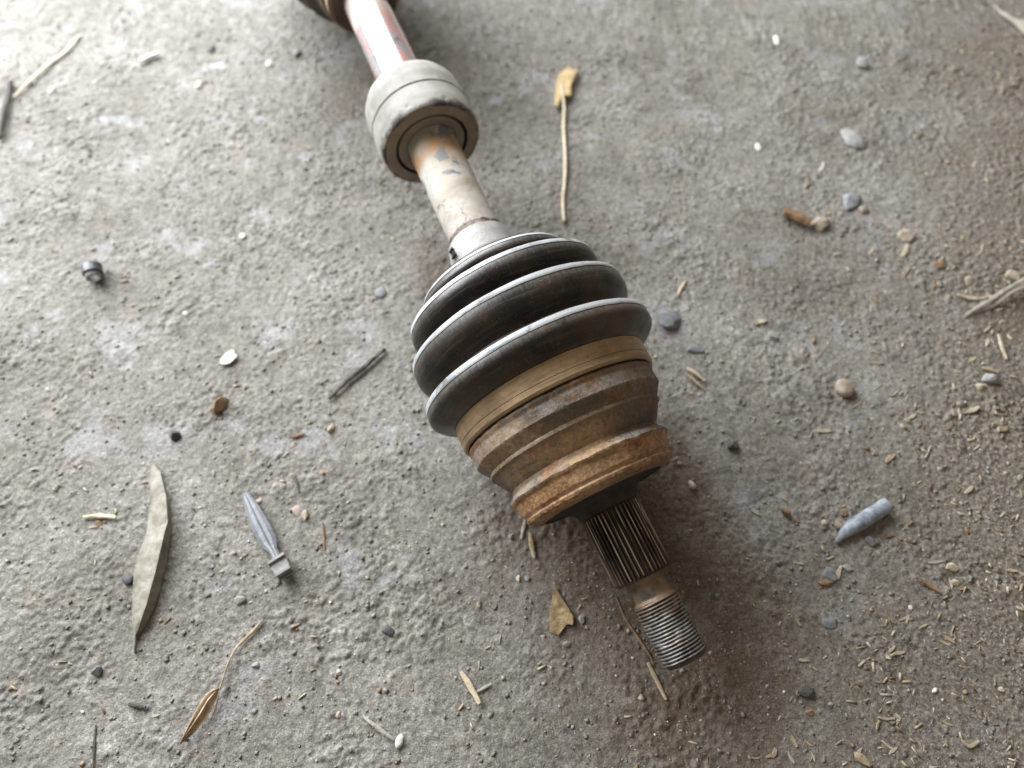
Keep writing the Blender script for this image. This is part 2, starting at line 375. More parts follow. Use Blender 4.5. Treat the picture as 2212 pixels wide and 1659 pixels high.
# ------------------------------------------------------------------ object helpers
def link(name, me, mats=(), parent=None, smooth=None):
    for mt in (mats if isinstance(mats, (list, tuple)) else [mats]): me.materials.append(mt)
    if smooth is not None:
        me.shade_smooth()
        me.set_sharp_from_angle(angle=math.radians(smooth))
    o = bpy.data.objects.new(name, me); C.objects.link(o)
    if parent: o.parent = parent
    return o
def tag(o, label=None, cat=None, group=None, kind=None):
    for k, v in (('label', label), ('category', cat), ('group', group), ('kind', kind)):
        if v: o[k] = v
    return o
def empty(name, loc, rz=0):
    o = bpy.data.objects.new(name, None); C.objects.link(o); o.location = loc; o.rotation_euler = (0, 0, rz)
    o.empty_display_size = .01
    return o

# ------------------------------------------------------------------ the ground: one sheet, finely tessellated where the axle lies
def axis_lines(a, b, step, far, grow):
    core = list(np.arange(a, b + step / 2, step)); s = step; v = core[-1]; hi = []
    while v < far[1]: s *= grow; v += s; hi.append(v)
    s = step; v = core[0]; lo_ = []
    while v > far[0]: s *= grow; v -= s; lo_.append(v)
    return np.array(lo_[::-1] + core + hi)
GX = axis_lines(-.36, .36, .00068, (-2.5, 2.5), 1.12)
GY = axis_lines(-.02, .46, .00070, (-2.0, 3.5), 1.09)
X, Y = np.meshgrid(GX, GY); X = X.ravel(); Y = Y.ravel()
Z = height(X, Y)
nx, ny = len(GX), len(GY)
me = bpy.data.meshes.new('ground')
me.vertices.add(nx * ny)
me.vertices.foreach_set('co', np.stack([X, Y, Z], 1).astype(np.float32).ravel())
ii = (np.arange(ny - 1)[:, None] * nx + np.arange(nx - 1)[None, :]).ravel()
quads = np.stack([ii, ii + 1, ii + nx + 1, ii + nx], 1).astype(np.int32)
me.loops.add(quads.size); me.polygons.add(len(quads))
me.loops.foreach_set('vertex_index', quads.ravel())
me.polygons.foreach_set('loop_start', np.arange(0, quads.size, 4, dtype=np.int32))
me.update(calc_edges=True)
a1 = np.array(G(1290, 1140)); a2 = np.array(G(1500, 1440)); a3 = np.array(G(1640, 1640))
wob = .020 * noise(X / .03, Y / .03, 21) + .010 * noise(X / .010, Y / .010, 22)
stain = np.maximum(sstep(.076, .012, seg_dist(X, Y, a1, a2) + wob), .75 * sstep(.045, .005, seg_dist(X, Y, a2, a3) + wob))
stain = np.maximum(stain, .8 * sstep(.030, .004, seg_dist(X, Y, np.array(G(1440, 1000)), np.array(G(1500, 1120))) + wob))
stain = np.maximum(stain, .65 * sstep(.028, .004, seg_dist(X, Y, np.array(G(950, 560)), np.array(G(960, 600))) + wob))
stain = np.maximum(stain, .45 * sstep(.045, .004, seg_dist(X, Y, np.array(G(930, 40)), np.array(G(980, 120))) + wob))
stain = np.maximum(stain, .45 * sstep(.035, .004, seg_dist(X, Y, np.array(G(760, 190)), np.array(G(770, 220))) + wob))
stain = np.maximum(stain, .55 * sstep(.018, .004, seg_dist(X, Y, np.array(G(2170, 700)), np.array(G(2200, 680))) + wob))
for nm, arr in (('stain', stain), ('loose', loose(X, Y)), ('smooth_patch', smooth_patch(X, Y))):
    a = me.attributes.new(nm, 'FLOAT', 'POINT'); a.data.foreach_set('value', arr.astype(np.float32))
me.shade_smooth()
ground = link('ground', me, M_GROUND)
tag(ground, 'grey brown trodden earth floor with crumbs and pits', 'ground', kind='structure')

# ------------------------------------------------------------------ the drive axle
pS = np.array([0.01717, 0.15, 0.05 + DZ]); dS = np.array([0.37336364, -0.926804, -0.04042195])
pJ = np.array([0.01844323, 0.15100289, 0.04641178 + DZ]); dJ = np.array([0.42420032, -0.88668836, -0.18395063])
BASE = np.array([pJ[0] - .014 * dJ[0], pJ[1] - .014 * dJ[1], 0.0])
axle = empty('drive_axle', BASE)
tag(axle, 'rusty car drive shaft with black ribbed boot and threaded splined end', 'drive shaft')
def frame(d):
    u = np.cross(d, (0, 0, 1.0)); u /= np.linalg.norm(u); v = np.cross(u, d)
    return u, v          # u sideways, v up
def lathe(name, prof, p, d, mats, parent, seg=160, smooth=30, mat_of=None, warp=None, cap=False):
    """surface of revolution about p + t d; prof = [(t mm, r mm)]"""
    u, v = frame(d); n = len(prof)
    T = np.array([q[0] for q in prof], float); R = np.array([q[1] for q in prof], float)
    A = np.arange(seg) * 2 * np.pi / seg - np.pi / 2
    TT, AA = np.meshgrid(T, A, indexing='ij'); RR = np.repeat(R[:, None], seg, 1)
    if warp: TT, RR = warp(TT, AA, RR)
    P = p + TT[..., None] * d * 1e-3 + (RR * 1e-3)[..., None] * (np.cos(AA)[..., None] * u + np.sin(AA)[..., None] * v) - BASE
    verts = P.reshape(-1, 3)
    faces = []; mi = []
    for i in range(n - 1):
        for j in range(seg):
            k = (j + 1) % seg
            faces.append((i * seg + j, (i + 1) * seg + j, (i + 1) * seg + k, i * seg + k)); mi.append(mat_of(i) if mat_of else 0)
    if cap:
        faces.append(tuple(range((n - 1) * seg, n * seg))); mi.append(mi[-1])
    me = bpy.data.meshes.new(name); me.from_pydata(verts.tolist(), [], faces)
    me.polygons.foreach_set('material_index', np.array(mi, np.int32))
    for nm, arr in (('t', TT), ('r', RR), ('ang', AA)):
        a = me.attributes.new(nm, 'FLOAT', 'POINT'); a.data.foreach_set('value', arr.astype(np.float32).ravel())
    me.validate(); me.update()
    import bmesh
    bm = bmesh.new(); bm.from_mesh(me); bmesh.ops.recalc_face_normals(bm, faces=bm.faces); bm.to_mesh(me); bm.free()
    return link(name, me, mats, parent, smooth)
def dense(prof, step):
    out = [prof[0]]
    for (t0, r0), (t1, r1) in zip(prof, prof[1:]):
        k = max(1, int(math.hypot(t1 - t0, r1 - r0) / step))
        out += [(t0 + (t1 - t0) * i / k, r0 + (r1 - r0) * i / k) for i in range(1, k + 1)]
    return out
def uneven(amp, sc=6.0, seed=50):
    def f(TT, AA, RR):
        s = RR * np.cos(AA); c = RR * np.sin(AA)
        return TT, RR + amp * (noise(s / sc + TT / sc * .7, c / sc + TT / sc * .9, seed) + .5 * noise(s / sc * 2.7 + TT / sc * 2, c / sc * 2.7 - TT / sc * 1.7, seed + 1))
    return f

# far (inner) boot, of which only the small end shows
lathe('inner_boot', [(-290, 13.0), (-290.5, 20.6), (-291.5, 21.6), (-299, 22.0), (-300, 24.2), (-304, 25.6), (-309, 25.0), (-314, 27.5), (-319, 34), (-323, 35), (-328, 31), (-338, 41), (-342, 42), (-348, 37), (-358, 48), (-362, 49), (-368, 44), (-380, 56), (-386, 56), (-390, 52)], pS, dS, M_INNER, axle, 96, 25)
lathe('inner_joint_cup', [(-389, 20), (-388, 50), (-389, 56), (-402, 58), (-404, 61), (-440, 61), (-446, 56), (-452, 30), (-452, .5)], pS, dS, M_RUST, axle, 96, 25)
cl = lathe('inner_boot_clamp', [(-292.4, 21.4), (-292.2, 22.6), (-297.4, 22.9), (-297.6, 21.9)], pS, dS, M_CUFF, axle, 96, 25)
# shaft
lathe('bare_shaft', dense([(-292, 13.1), (-197, 13.3)], 8), pS, dS, M_GLOSS, axle, 96, 30)['label'] = 'glossy red and grey stretch of shaft'
lathe('painted_shaft', dense([(-167, 13.6), (-160, 13.5), (-97, 13.3), (-86, 13.2), (-76, 13)], 1.5), pS, dS, M_SHAFT, axle, 128, 30, warp=uneven(.22, 7, 60))['label'] = 'chalky cream shaft with cracks and brown rust'
# damper collar
def chip(TT, AA, RR):
    e = sstep(26.2, 27.6, RR) * (TT > -167.5)
    k = noise(AA * 9.0, TT * .25, 71) + .5 * noise(AA * 27, TT * .6, 72)
    T2, R2 = uneven(.15, 5, 70)(TT, AA, RR)
    return T2, R2 - e * np.maximum(k - .25, 0) * 1.6
collar = lathe('damper_collar', dense([(-198.00, 13.0), (-200.00, 17), (-201.50, 21), (-201.10, 23.5), (-199.00, 25.6), (-195.00, 27.4), (-188.50, 28.2), (-180.00, 28.2)], 1.2) +
      dense([(-179.70, 27.7), (-178.90, 27.6), (-178.50, 28.3)], .5) + dense([(-170.50, 28.3), (-165.00, 27.9), (-163.10, 27.6), (-162.10, 26.9), (-161.80, 25.6), (-161.80, 20.4)], .9), pS, dS, M_COLLAR, axle, 192, 35, warp=chip)
lathe('outer_groove', [(-180.20, 28.0), (-179.80, 28.33), (-179.00, 28.42), (-178.40, 28.1)], pS, dS, M_DARK, collar, 128, 30, warp=uneven(.22, 4, 77))
lathe('groove_ring', [(-161.85, 20.5), (-164.30, 20.3), (-164.30, 18.7), (-162.50, 18.6)], pS, dS, M_DARK, collar, 128, 30)
lathe('inner_ring', dense([(-164.20, 18.8), (-162.20, 18.6), (-161.70, 17.9), (-161.80, 14.6), (-162.70, 13.3)], .8), pS, dS, M_COLLAR, collar, 128, 30)
# small clamp on the boot neck
def clampwarp(TT, AA, RR):
    bul = np.exp(-((AA - math.radians(24)) / .22) ** 2 - ((TT + 83.5) / 3.6) ** 2) + .6 * np.exp(-((AA - math.radians(-6)) / .12) ** 2 - ((TT + 83.5) / 4.5) ** 2)
    return TT, RR + .10 * noise(AA * 3, TT * .2, 80) + 1.3 * bul
cp = lathe('neck_clamp', dense([(-91.2, 13.4), (-91.4, 15.2), (-90.8, 15.9), (-86, 16.3), (-77, 16.6), (-75, 16.0)], .8), pS, dS, M_CLAMP, axle, 192, 35, warp=clampwarp)
cp['label'] = 'pale metal band clamp on the boot neck'
lathe('clamp_gap', dense([(-95.6, 13.1), (-94.8, 14.2), (-91.6, 14.9), (-91.3, 13.4)], .5), pS, dS, M_INNER, cp, 160, 35, warp=uneven(.8, 3, 83))
# clamp ear: a small crimped lump with a dark slot on the left flank
def box_on_axis(name, t0, t1, ang, wid, r0, r1, mat, parent, bev=.3):
    u, v = frame(dS); import bmesh
    bm = bmesh.new(); bmesh.ops.create_cube(bm, size=1.0)
    e = np.cos(ang) * u + np.sin(ang) * v; s = np.cross(dS, e)
    for q in bm.verts:
        x, y, z = q.co
        pt = pS + dS * (t0 + (x + .5) * (t1 - t0)) * 1e-3 + e * (r0 + (z + .5) * (r1 - r0)) * 1e-3 + s * y * wid * 1e-3 - BASE
        q.co = pt
    bmesh.ops.bevel(bm, geom=bm.edges[:], offset=bev * 1e-3, segments=3, affect='EDGES')
    bmesh.ops.recalc_face_normals(bm, faces=bm.faces)
    me = bpy.data.meshes.new(name); bm.to_mesh(me); bm.free()
    return link(name, me, mat, parent, 40)
box_on_axis('ear_slot', -85.5, -82.0, math.radians(27), 2.0, 15.4, 17.75, M_DARK, cp, .7)

# ribbed boot: (t, r, crest?) in the joint's own axis; its neck is carried over to the shaft's axis
boot_prof = []
def rib(tc, rc, wtop, tv0, rv0, tv1, rv1):
    """valley before, flat pale crest with a crisp front corner, rounded front flank, valley after"""
    pts = [(tv0, rv0, 0), (tv0 + (tc - wtop - tv0) * .55, rv0 + (rc - rv0) * .62, 0), (tc - wtop - .25, rc - .75, 0),
           (tc - wtop, rc - .45, 1), (tc - wtop * .5, rc - .1, 1), (tc, rc, 1), (tc + .28, rc - .12, 0)]
    for k in range(1, 13):
        a = k / 12 * math.pi / 2
        pts.append((tc + .28 + (tv1 - tc - .28) * (1 - math.cos(a)) ** .62, rv1 + (rc - .12 - rv1) * (1 - math.sin(a) ** 6) ** .9 + .5 * math.sin(2 * a) * (1 - k / 12), 0))
    return pts
boot_prof += [(-80, 14.0, 0), (-77, 15.6, 0), (-75, 16.4, 0), (-73.5, 18.5, 0)]
boot_prof += rib(-62.2, 37.4, 1.1, -71, 23.5, -55.6, 33.5)
boot_prof += rib(-51.0, 47.4, 1.8, -55.0, 34.5, -40.6, 43.0)
boot_prof += rib(-34.6, 52.9, 2.4, -40.0, 43.0, -20.4, 46.2)
boot_prof += rib(-14.0, 55.4, 2.6, -19.8, 46.4, -3.4, 46.9)
boot_prof += [(-3.0, 46.1, 0), (7.0, 45.8, 0)]
def bootwarp(TT, AA, RR):
    k = sstep(-62, -84, TT)          # neck bends over to the shaft axis
    return TT, RR
def make_boot():
    prof = [(a, b) for a, b, _ in boot_prof]; cr = [c for *_, c in boot_prof]
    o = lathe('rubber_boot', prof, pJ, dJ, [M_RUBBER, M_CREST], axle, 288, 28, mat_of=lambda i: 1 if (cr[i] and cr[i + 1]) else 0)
    me = o.data; n = len(me.vertices); co = np.empty(n * 3, np.float32); me.vertices.foreach_get('co', co); co = co.reshape(-1, 3)
    tt = np.empty(n, np.float32); me.attributes['t'].data.foreach_get('value', tt)
    k = sstep(-45, -80, tt)[:, None]
    ax = pJ + tt[:, None] * 1e-3 * dJ; axS = pS + (tt[:, None] - 4.0) * 1e-3 * dS
    rel = co + BASE - ax
    tt_w = .30 * noise(np.arctan2(rel @ frame(dJ)[1], rel @ frame(dJ)[0]) * 2.6 + 5, np.floor((tt + 70) / 17) * 3.7, 35) + .12 * noise(np.arctan2(rel @ frame(dJ)[1], rel @ frame(dJ)[0]) * 11, tt * .05, 36)
    ax = ax + (tt_w * 1e-3)[:, None] * dJ * (1 - k)
    # rubber is never perfectly round: sag and slight ovality
    ang = np.arctan2(rel @ frame(dJ)[1], rel @ frame(dJ)[0])
    rel = rel * (1 + .006 * np.sin(2 * ang + .6) + .004 * noise(ang * 1.3 + 9, tt * .03, 33))[:, None]
    co = ax * (1 - k) + axS * k + rel - BASE
    me.vertices.foreach_set('co', co.astype(np.float32).ravel()); me.update()
    o['label'] = 'black rubber bellows boot with pale dusty rib crests'
    return o
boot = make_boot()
# tan band over the boot's wide cuff
band = lathe('cuff_band', dense([(-3.3, 45.2), (-3.1, 46.6), (-2.4, 46.75), (3.6, 46.6)], .8) + dense([(3.75, 46.35), (4.1, 46.35), (4.3, 46.75), (6.4, 46.7), (7.3, 46.1), (7.6, 45.2)], .6), pJ, dJ, M_CUFF, axle, 256, 30, warp=uneven(.10, 8, 90))
band['label'] = 'tan dusty metal band round the boot cuff'
# joint housing
def housewarp(TT, AA, RR):
    T2, R2 = uneven(.45, 5, 95)(TT, AA, RR)
    e = sstep(34.2, 36, TT) * sstep(39, 37.4, TT)
    return T2 + e * .9 * noise(AA * 6, TT * .1, 98), R2 + e * (.9 * noise(AA * 5, TT * .15, 99) + .5 * noise(AA * 17, TT * .4, 100))
house = lathe('joint_housing', dense([(4, 43.2), (7.4, 44.2), (8.2, 45.0), (9.2, 45.2), (11, 44.5), (16.2, 44.7), (16.9, 44.2), (19, 42.7), (21.6, 41.0), (22.4, 41.3), (23.2, 41.2), (24.2, 40.0), (27, 38.4), (30, 36.6), (32.0, 35.1), (33.6, 35.3), (35.4, 37.4), (36.6, 38.0), (37.6, 37.6), (38.6, 36.5), (43.8, 35.3), (44.8, 34.5), (45.4, 34.3), (46.2, 34.7), (47.4, 34.3), (48.6, 32.6), (49.3, 30.4), (49.6, 28.0)], .45), pJ, dJ, M_RUST, axle, 256, 34, warp=housewarp)
house['label'] = 'rusty stepped cup of the outer joint'
lathe('stub_neck', dense([(49.5, 28.3), (49.0, 26.0), (49.6, 21.0), (50.6, 17.4), (52.4, 15.0), (54.6, 13.7), (56.0, 13.2), (56.4, 11.8)], .5), pJ, dJ, M_DARK, axle, 160, 35, warp=uneven(.12, 4, 97))
# splined stub: real teeth
def spline(name):
    teeth = 40; per = 8; seg = teeth * per
    prof = [(53.5, 11.6), (54.6, 11.9), (57.0, 13.1)] + [(57.0 + i * 1.3, 13.1) for i in range(1, 22)] + [(86.0, 13.0), (87.2, 12.0), (87.4, 8.0)]
    def wf(TT, AA, RR):
        ph = (AA * teeth / (2 * np.pi)) % 1.0
        s = np.abs(ph - .5) * 2                      # 0 mid tooth, 1 mid gap
        g = sstep(.30, .72, s)
        amt = sstep(54.5, 57.5, TT) * sstep(87.3, 86.3, TT)
        tooth = _hash(np.floor(AA * teeth / (2 * np.pi)), np.floor(AA * 0), 5) / 4294967296.0
        return TT, RR - amt * (g * 1.15 + tooth * .12)
    return lathe(name, prof, pJ, dJ, M_OILY, axle, seg, 40, warp=wf)
sp = spline('splined_stub'); sp['label'] = 'dark oily stub with lengthwise spline teeth'
# threaded end: a true helix
def thread(name):
    seg = 96; pitch = 1.4; p0, p1 = 97.5, 122.2
    T = np.concatenate([np.arange(87.0, 97.0, .6), np.arange(97.0, 122.4, .15), [122.8, 123.3, 123.7]])
    R = np.where(T < 96.5, 8.35, 9.6)
    prof = list(zip(T, R))
    def wf(TT, AA, RR):
        ph = ((TT + AA / (2 * np.pi) * pitch) / pitch) % 1.0
        gr = np.clip(1 - np.abs(ph - .5) * 2 / .80, 0, 1)          # V groove
        amt = sstep(96.2, 98.0, TT) * sstep(123.0, 121.8, TT)
        base = 8.35 + (9.75 - 8.35) * sstep(95.6, 97.2, TT)
        base = base - 1.6 * sstep(121.6, 123.7, TT)
        base = base + .5 * sstep(89.0, 87.0, TT)
        wear = 1 - .55 * sstep(.15, .5, noise(AA * 1.6 + 3, TT * .18, 44))
        return TT, base - amt * gr * .75 * wear
    prof2 = prof + [(123.75, 4.0)]
    def wf2(TT, AA, RR):
        T2, R2 = wf(TT, AA, RR); R2[-1, :] = 4.0; T2[-1, :] = 123.75
        return T2, R2
    o = lathe(name, prof2, pJ, dJ, M_THREAD, axle, seg, 50, warp=wf2, cap=True)
    return o
th = thread('threaded_end'); th['label'] = 'greasy steel thread at the free end'

# ------------------------------------------------------------------ debris builders
def tube_mesh(name, pts, rad, seg=8, flat=1.0, sub=4, wob=.0):
    """bent tapering stick along pts (3D); flat < 1 squashes it vertically"""
    P = np.array(pts, float); R = np.array(rad, float)
    if len(P) > 2:                                  # Catmull-Rom
        Q = [P[0]]; RQ = [R[0]]; PP = np.vstack([2 * P[0] - P[1], P, 2 * P[-1] - P[-2]])
        for i in range(len(P) - 1):
            for k in range(1, sub + 1):
                t = k / sub; a, b, c, d = PP[i:i + 4]
                Q.append(.5 * (2 * b + (c - a) * t + (2 * a - 5 * b + 4 * c - d) * t * t + (3 * b - a - 3 * c + d) * t ** 3)); RQ.append(R[i] + (R[i + 1] - R[i]) * t)
        P = np.array(Q); R = np.array(RQ)
    else:
        k = np.linspace(0, 1, 6); P = P[0] + (P[1] - P[0]) * k[:, None]; R = R[0] + (R[1] - R[0]) * k
    n = len(P); V = []; F = []
    for i in range(n):
        d = P[min(i + 1, n - 1)] - P[max(i - 1, 0)]; d /= np.linalg.norm(d)
        s = np.cross(d, (0, 0, 1.0)); s /= np.linalg.norm(s) + 1e-9; up = np.cross(s, d)
        for j in range(seg):
            a = 2 * math.pi * j / seg; r = R[i] * (1 + wob * (random.random() - .5) * 2)
            V.append(P[i] + s * math.cos(a) * r + up * math.sin(a) * r * flat)
    for i in range(n - 1):
        for j in range(seg):
            k = (j + 1) % seg; F.append((i * seg + j, i * seg + k, (i + 1) * seg + k, (i + 1) * seg + j))
    F.append(tuple(range(seg))[::-1]); F.append(tuple(range((n - 1) * seg, n * seg)))
    me = bpy.data.meshes.new(name); me.from_pydata([tuple(v) for v in V], [], F); me.update(); return me
def ground_pts(pix, lift):
    """survey polyline -> 3D points resting on the floor, lift = height of each centre above it"""
    out = []
    if isinstance(lift, (int, float)): lift = [lift] * len(pix)
    for (x, y), l in zip(pix, lift):
        gx, gy = G(x, y, l); out.append((gx, gy, hz(gx, gy) + l))
    return out
def put(name, me, mat, label, cat, group=None, smooth=35):
    """recentre a world-space mesh on its base and make it a thing"""
    n = len(me.vertices); co = np.empty(n * 3, np.float32); me.vertices.foreach_get('co', co); co = co.reshape(-1, 3)
    b = np.array([co[:, 0].mean(), co[:, 1].mean(), co[:, 2].min()]); me.vertices.foreach_set('co', (co - b).astype(np.float32).ravel()); me.update()
    o = link(name, me, mat, None, smooth); o.location = b.tolist()
    return tag(o, label, cat, group)
PX = lambda y: 0.3355 / (math.sin(PITCH) + (y - 829.5) / 1530 * math.cos(PITCH)) / 1530.0     # metres per survey pixel on the floor
def stick(name, pix, wpx, mat, label, cat, lift=.35, taper=.6, flat=.6, group=None, wob=.12, ends=None):
    y = sum(p[1] for p in pix) / len(pix); r = wpx * PX(y) / 2
    pts = ground_pts(pix, r * flat + lift * r)
    if ends: pts = [(a, b, c + e * .001) for (a, b, c), e in zip(pts, ends)]
    n = len(pix); rad = [r * (1 - (1 - taper) * abs(2 * i / (n - 1) - 1) ** 2) for i in range(n)]
    return put(name, tube_mesh(name, pts, rad, 7, flat, 4, wob), MM[mat], label, cat, group, 40)
def sliver_mesh(L, W, H, bend=.0, seedv=0):
    """split-wood splinter: irregular faceted prism with slanted broken ends"""
    r = random.Random(seedv); n = 4; V = []; F = []
    for i in range(n):
        t = i / (n - 1); x = (t - .5) * L; w_ = W * (.08 + .3 * r.random() if i in (0, n - 1) else .5) * (.65 + .6 * r.random()); h_ = H * (.5 + .6 * r.random())
        yo = bend * L * (4 * (t - .5) ** 2) + (r.random() - .5) * W * .2
        sl = (r.random() - .5) * L * .14
        V += [(x + sl, yo - w_, 0), (x - sl, yo + w_, 0), (x - sl * .6, yo + w_ * .8, h_), (x + sl * .6, yo - w_ * .7, h_ * (.7 + .5 * r.random()))]
    for i in range(n - 1):
        for j in range(4):
            k = (j + 1) % 4; F.append((i * 4 + j, i * 4 + k, (i + 1) * 4 + k, (i + 1) * 4 + j))
    F += [(3, 2, 1, 0), tuple(range(4 * n - 4, 4 * n))]
    return V, F
def splinter(name, cx, cy, Lpx, Wpx, ang, mat, label, cat='wood splinter', group=None, bend=0.0, tilt=0.0):
    """ang: survey angle in degrees, 0 = to the right, positive = upwards"""
    a = math.radians(ang); dx, dy = math.cos(a) * Lpx / 2, -math.sin(a) * Lpx / 2
    p0 = np.array(G(cx - dx, cy - dy)); p1 = np.array(G(cx + dx, cy + dy)); c = (p0 + p1) / 2; L = float(np.linalg.norm(p1 - p0)); W = Wpx * PX(cy) * .82
    V, F = sliver_mesh(L, W, W * .42, bend or (random.random() - .5) * .14, int(cx * 7 + cy))
    me = bpy.data.meshes.new(name); me.from_pydata(V, [], F); me.update()
    o = link(name, me, MM[mat], None, 30)
    zz = max(hz(*c), (hz(*p0) + hz(*p1)) / 2)
    o.location = (c[0], c[1], zz - .00005); o.rotation_euler = (0, -tilt - math.atan2(hz(*p1) - hz(*p0), L), math.atan2(p1[1] - p0[1], p1[0] - p0[0]))
    return tag(o, label, cat, group)
import bmesh
def thicken(bm, th):
    r = bmesh.ops.extrude_face_region(bm, geom=bm.faces[:])
    for g in r['geom']:
        if isinstance(g, bmesh.types.BMVert): g.co.z += th
    bmesh.ops.recalc_face_normals(bm, faces=bm.faces)
def stone_mesh(name, sx, sy, sz, seedv, rough=.22, sub=2, facet=.0):
    bm = bmesh.new(); bmesh.ops.create_icosphere(bm, subdivisions=sub, radius=1.0)
    r = random.Random(seedv); pl = []
    for _ in range(11):
        d = Vector((r.gauss(0, 1), r.gauss(0, 1), r.gauss(0, 1))).normalized(); pl.append((d, .42 + .40 * r.random()))
    off = r.random() * 50
    for v in bm.verts:
        for d, h in pl:
            k = v.co.dot(d) - h
            if k > 0: v.co -= d * k * (.9 - .5 * (1 - facet))
        q = v.co
        n = float(noise(np.array([q.x * 1.7 + q.z * 1.1 + off]), np.array([q.y * 1.7 - q.z * .9 + off]), 3)[0])
        v.co *= 1 + rough * n
        v.co.x *= sx; v.co.y *= sy; v.co.z *= sz
    me = bpy.data.meshes.new(name); bm.to_mesh(me); bm.free(); return me
def stone(name, cx, cy, wpx, hpx, mat, label, cat='pebble', group=None, rz=0.0, flat=.62, facet=.8, sub=2, sink=.34, smooth=16):
    k = PX(cy); sx = wpx * k / 2; sy = hpx * k / 2 / max(.55, math.sin(PITCH + math.atan((cy - 829.5) / 1530))); sz = flat * min(sx, sy) * 1.1
    x, y = G(cx, cy, sz * .5)
    me = stone_mesh(name, sx * 1.08, sy * 1.08, sz, int(cx * 3 + cy), sub=sub, facet=facet)
    o = link(name, me, MM[mat], None, smooth); o.rotation_euler = (0, 0, math.radians(rz)); o.location = (x, y, hz(x, y) + sz * (1 - 2 * sink))
    return tag(o, label, cat, group)
def flake(name, pix, mat, label, cat, thick=.0006, lifts=None, crumple=.0008, group=None):
    """thin torn sheet from an outline, with thickness and an uneven surface"""
    pts = ground_pts(pix, .0008)
    bm = bmesh.new(); zs = max(np.mean([p[2] for p in pts]), np.percentile([p[2] for p in pts], 70))
    vs = [bm.verts.new((p[0], p[1], zs + (lifts[i] * .001 if lifts else 0))) for i, p in enumerate(pts)]
    f = bm.faces.new(vs); 
    if f.normal.z < 0: f.normal_flip()
    bmesh.ops.triangulate(bm, faces=bm.faces[:]); bmesh.ops.subdivide_edges(bm, edges=bm.edges[:], cuts=3, use_grid_fill=True)
    for v in bm.verts:
        v.co.z += crumple * float(noise(np.array([v.co.x / .006]), np.array([v.co.y / .006]), 17)[0] + .5 * noise(np.array([v.co.x / .0022]), np.array([v.co.y / .0022]), 18)[0])
    thicken(bm, thick)
    me = bpy.data.meshes.new(name); bm.to_mesh(me); bm.free()
    return put(name, me, MM[mat], label, cat, group, 40)

# ------------------------------------------------------------------ the larger debris, one by one
# curled grey green leaf: two flanks meeting in a raised ridge
def long_leaf():
    left = [(330, 1008), (328, 1018), (324, 1074), (322, 1150), (312, 1168), (296, 1210), (290, 1274), (286, 1338), (291, 1372), (291, 1411)]
    ridge = [(335, 1004), (346, 1018), (360, 1074), (364, 1126), (352, 1174), (340, 1222), (324, 1284), (306, 1340), (294, 1372), (293, 1413)]
    right = [(338, 1006), (354, 1030), (370, 1094), (370, 1154), (364, 1208), (352, 1256), (338, 1304), (312, 1352), (296, 1374), (295, 1412)]
    zr = [.5, 2.0, 3.8, 5.0, 6.2, 6.4, 5.6, 3.6, 1.6, .8]; zl = [.3, .8, 1.2, 1.4, 1.6, 1.4, 1.0, .8, .6, .5]
    rows = []
    left = [(x + random.uniform(-3, 3), y) for x, y in left]; right = [(x + random.uniform(-2, 3), y) for x, y in right]
    for l, rg, r, a, b in zip(left, ridge, right, zr, zl):
        pl = np.array([*G(*l, b * .001), b * .001]); pr = np.array([*G(*rg, a * .001), a * .001]); pe = np.array([*G(*r, .0003), .0003])
        gz = np.mean([hz(pl[0], pl[1]), hz(pe[0], pe[1])])
        row = []
        for t in np.linspace(0, 1, 6)[:-1]: q = pl * (1 - t) + pr * t; q[2] += .0006 * math.sin(t * math.pi) + gz; row.append(q)
        for t in np.linspace(0, 1, 5): q = pr * (1 - t) + pe * t; q[2] += -.0005 * math.sin(t * math.pi) + gz; row.append(q)
        rows.append(row)
    A = np.array(rows); k = np.linspace(0, len(rows) - 1, 46); B = []
    for q in k:
        i = min(int(q), len(rows) - 2); f = q - i; B.append(A[i] * (1 - f) + A[i + 1] * f)
    B = np.array(B); B[..., 2] += .0009 * noise(B[..., 0] / .006, B[..., 1] / .006, 66) + .0003 * noise(B[..., 0] / .0018, B[..., 1] / .0018, 67)
    B[:, 0, 0] += .0007 * noise(B[:, 0, 1] / .003, B[:, 0, 1] * 0, 68)
    n, mcol = B.shape[:2]; V = [tuple(v) for v in B.reshape(-1, 3)]
    F = [(i * mcol + j, i * mcol + j + 1, (i + 1) * mcol + j + 1, (i + 1) * mcol + j) for i in range(n - 1) for j in range(mcol - 1)]
    bm = bmesh.new(); vs = [bm.verts.new(v) for v in V]; [bm.faces.new([vs[q] for q in f]) for f in F]
    thicken(bm, .0004)
    me = bpy.data.meshes.new('dry_leaf'); bm.to_mesh(me); bm.free()
    return put('dry_leaf', me, MM['leaf_green'], 'long grey green dried leaf folded along its ridge, at lower left', 'leaf', None, 60)
long_leaf()

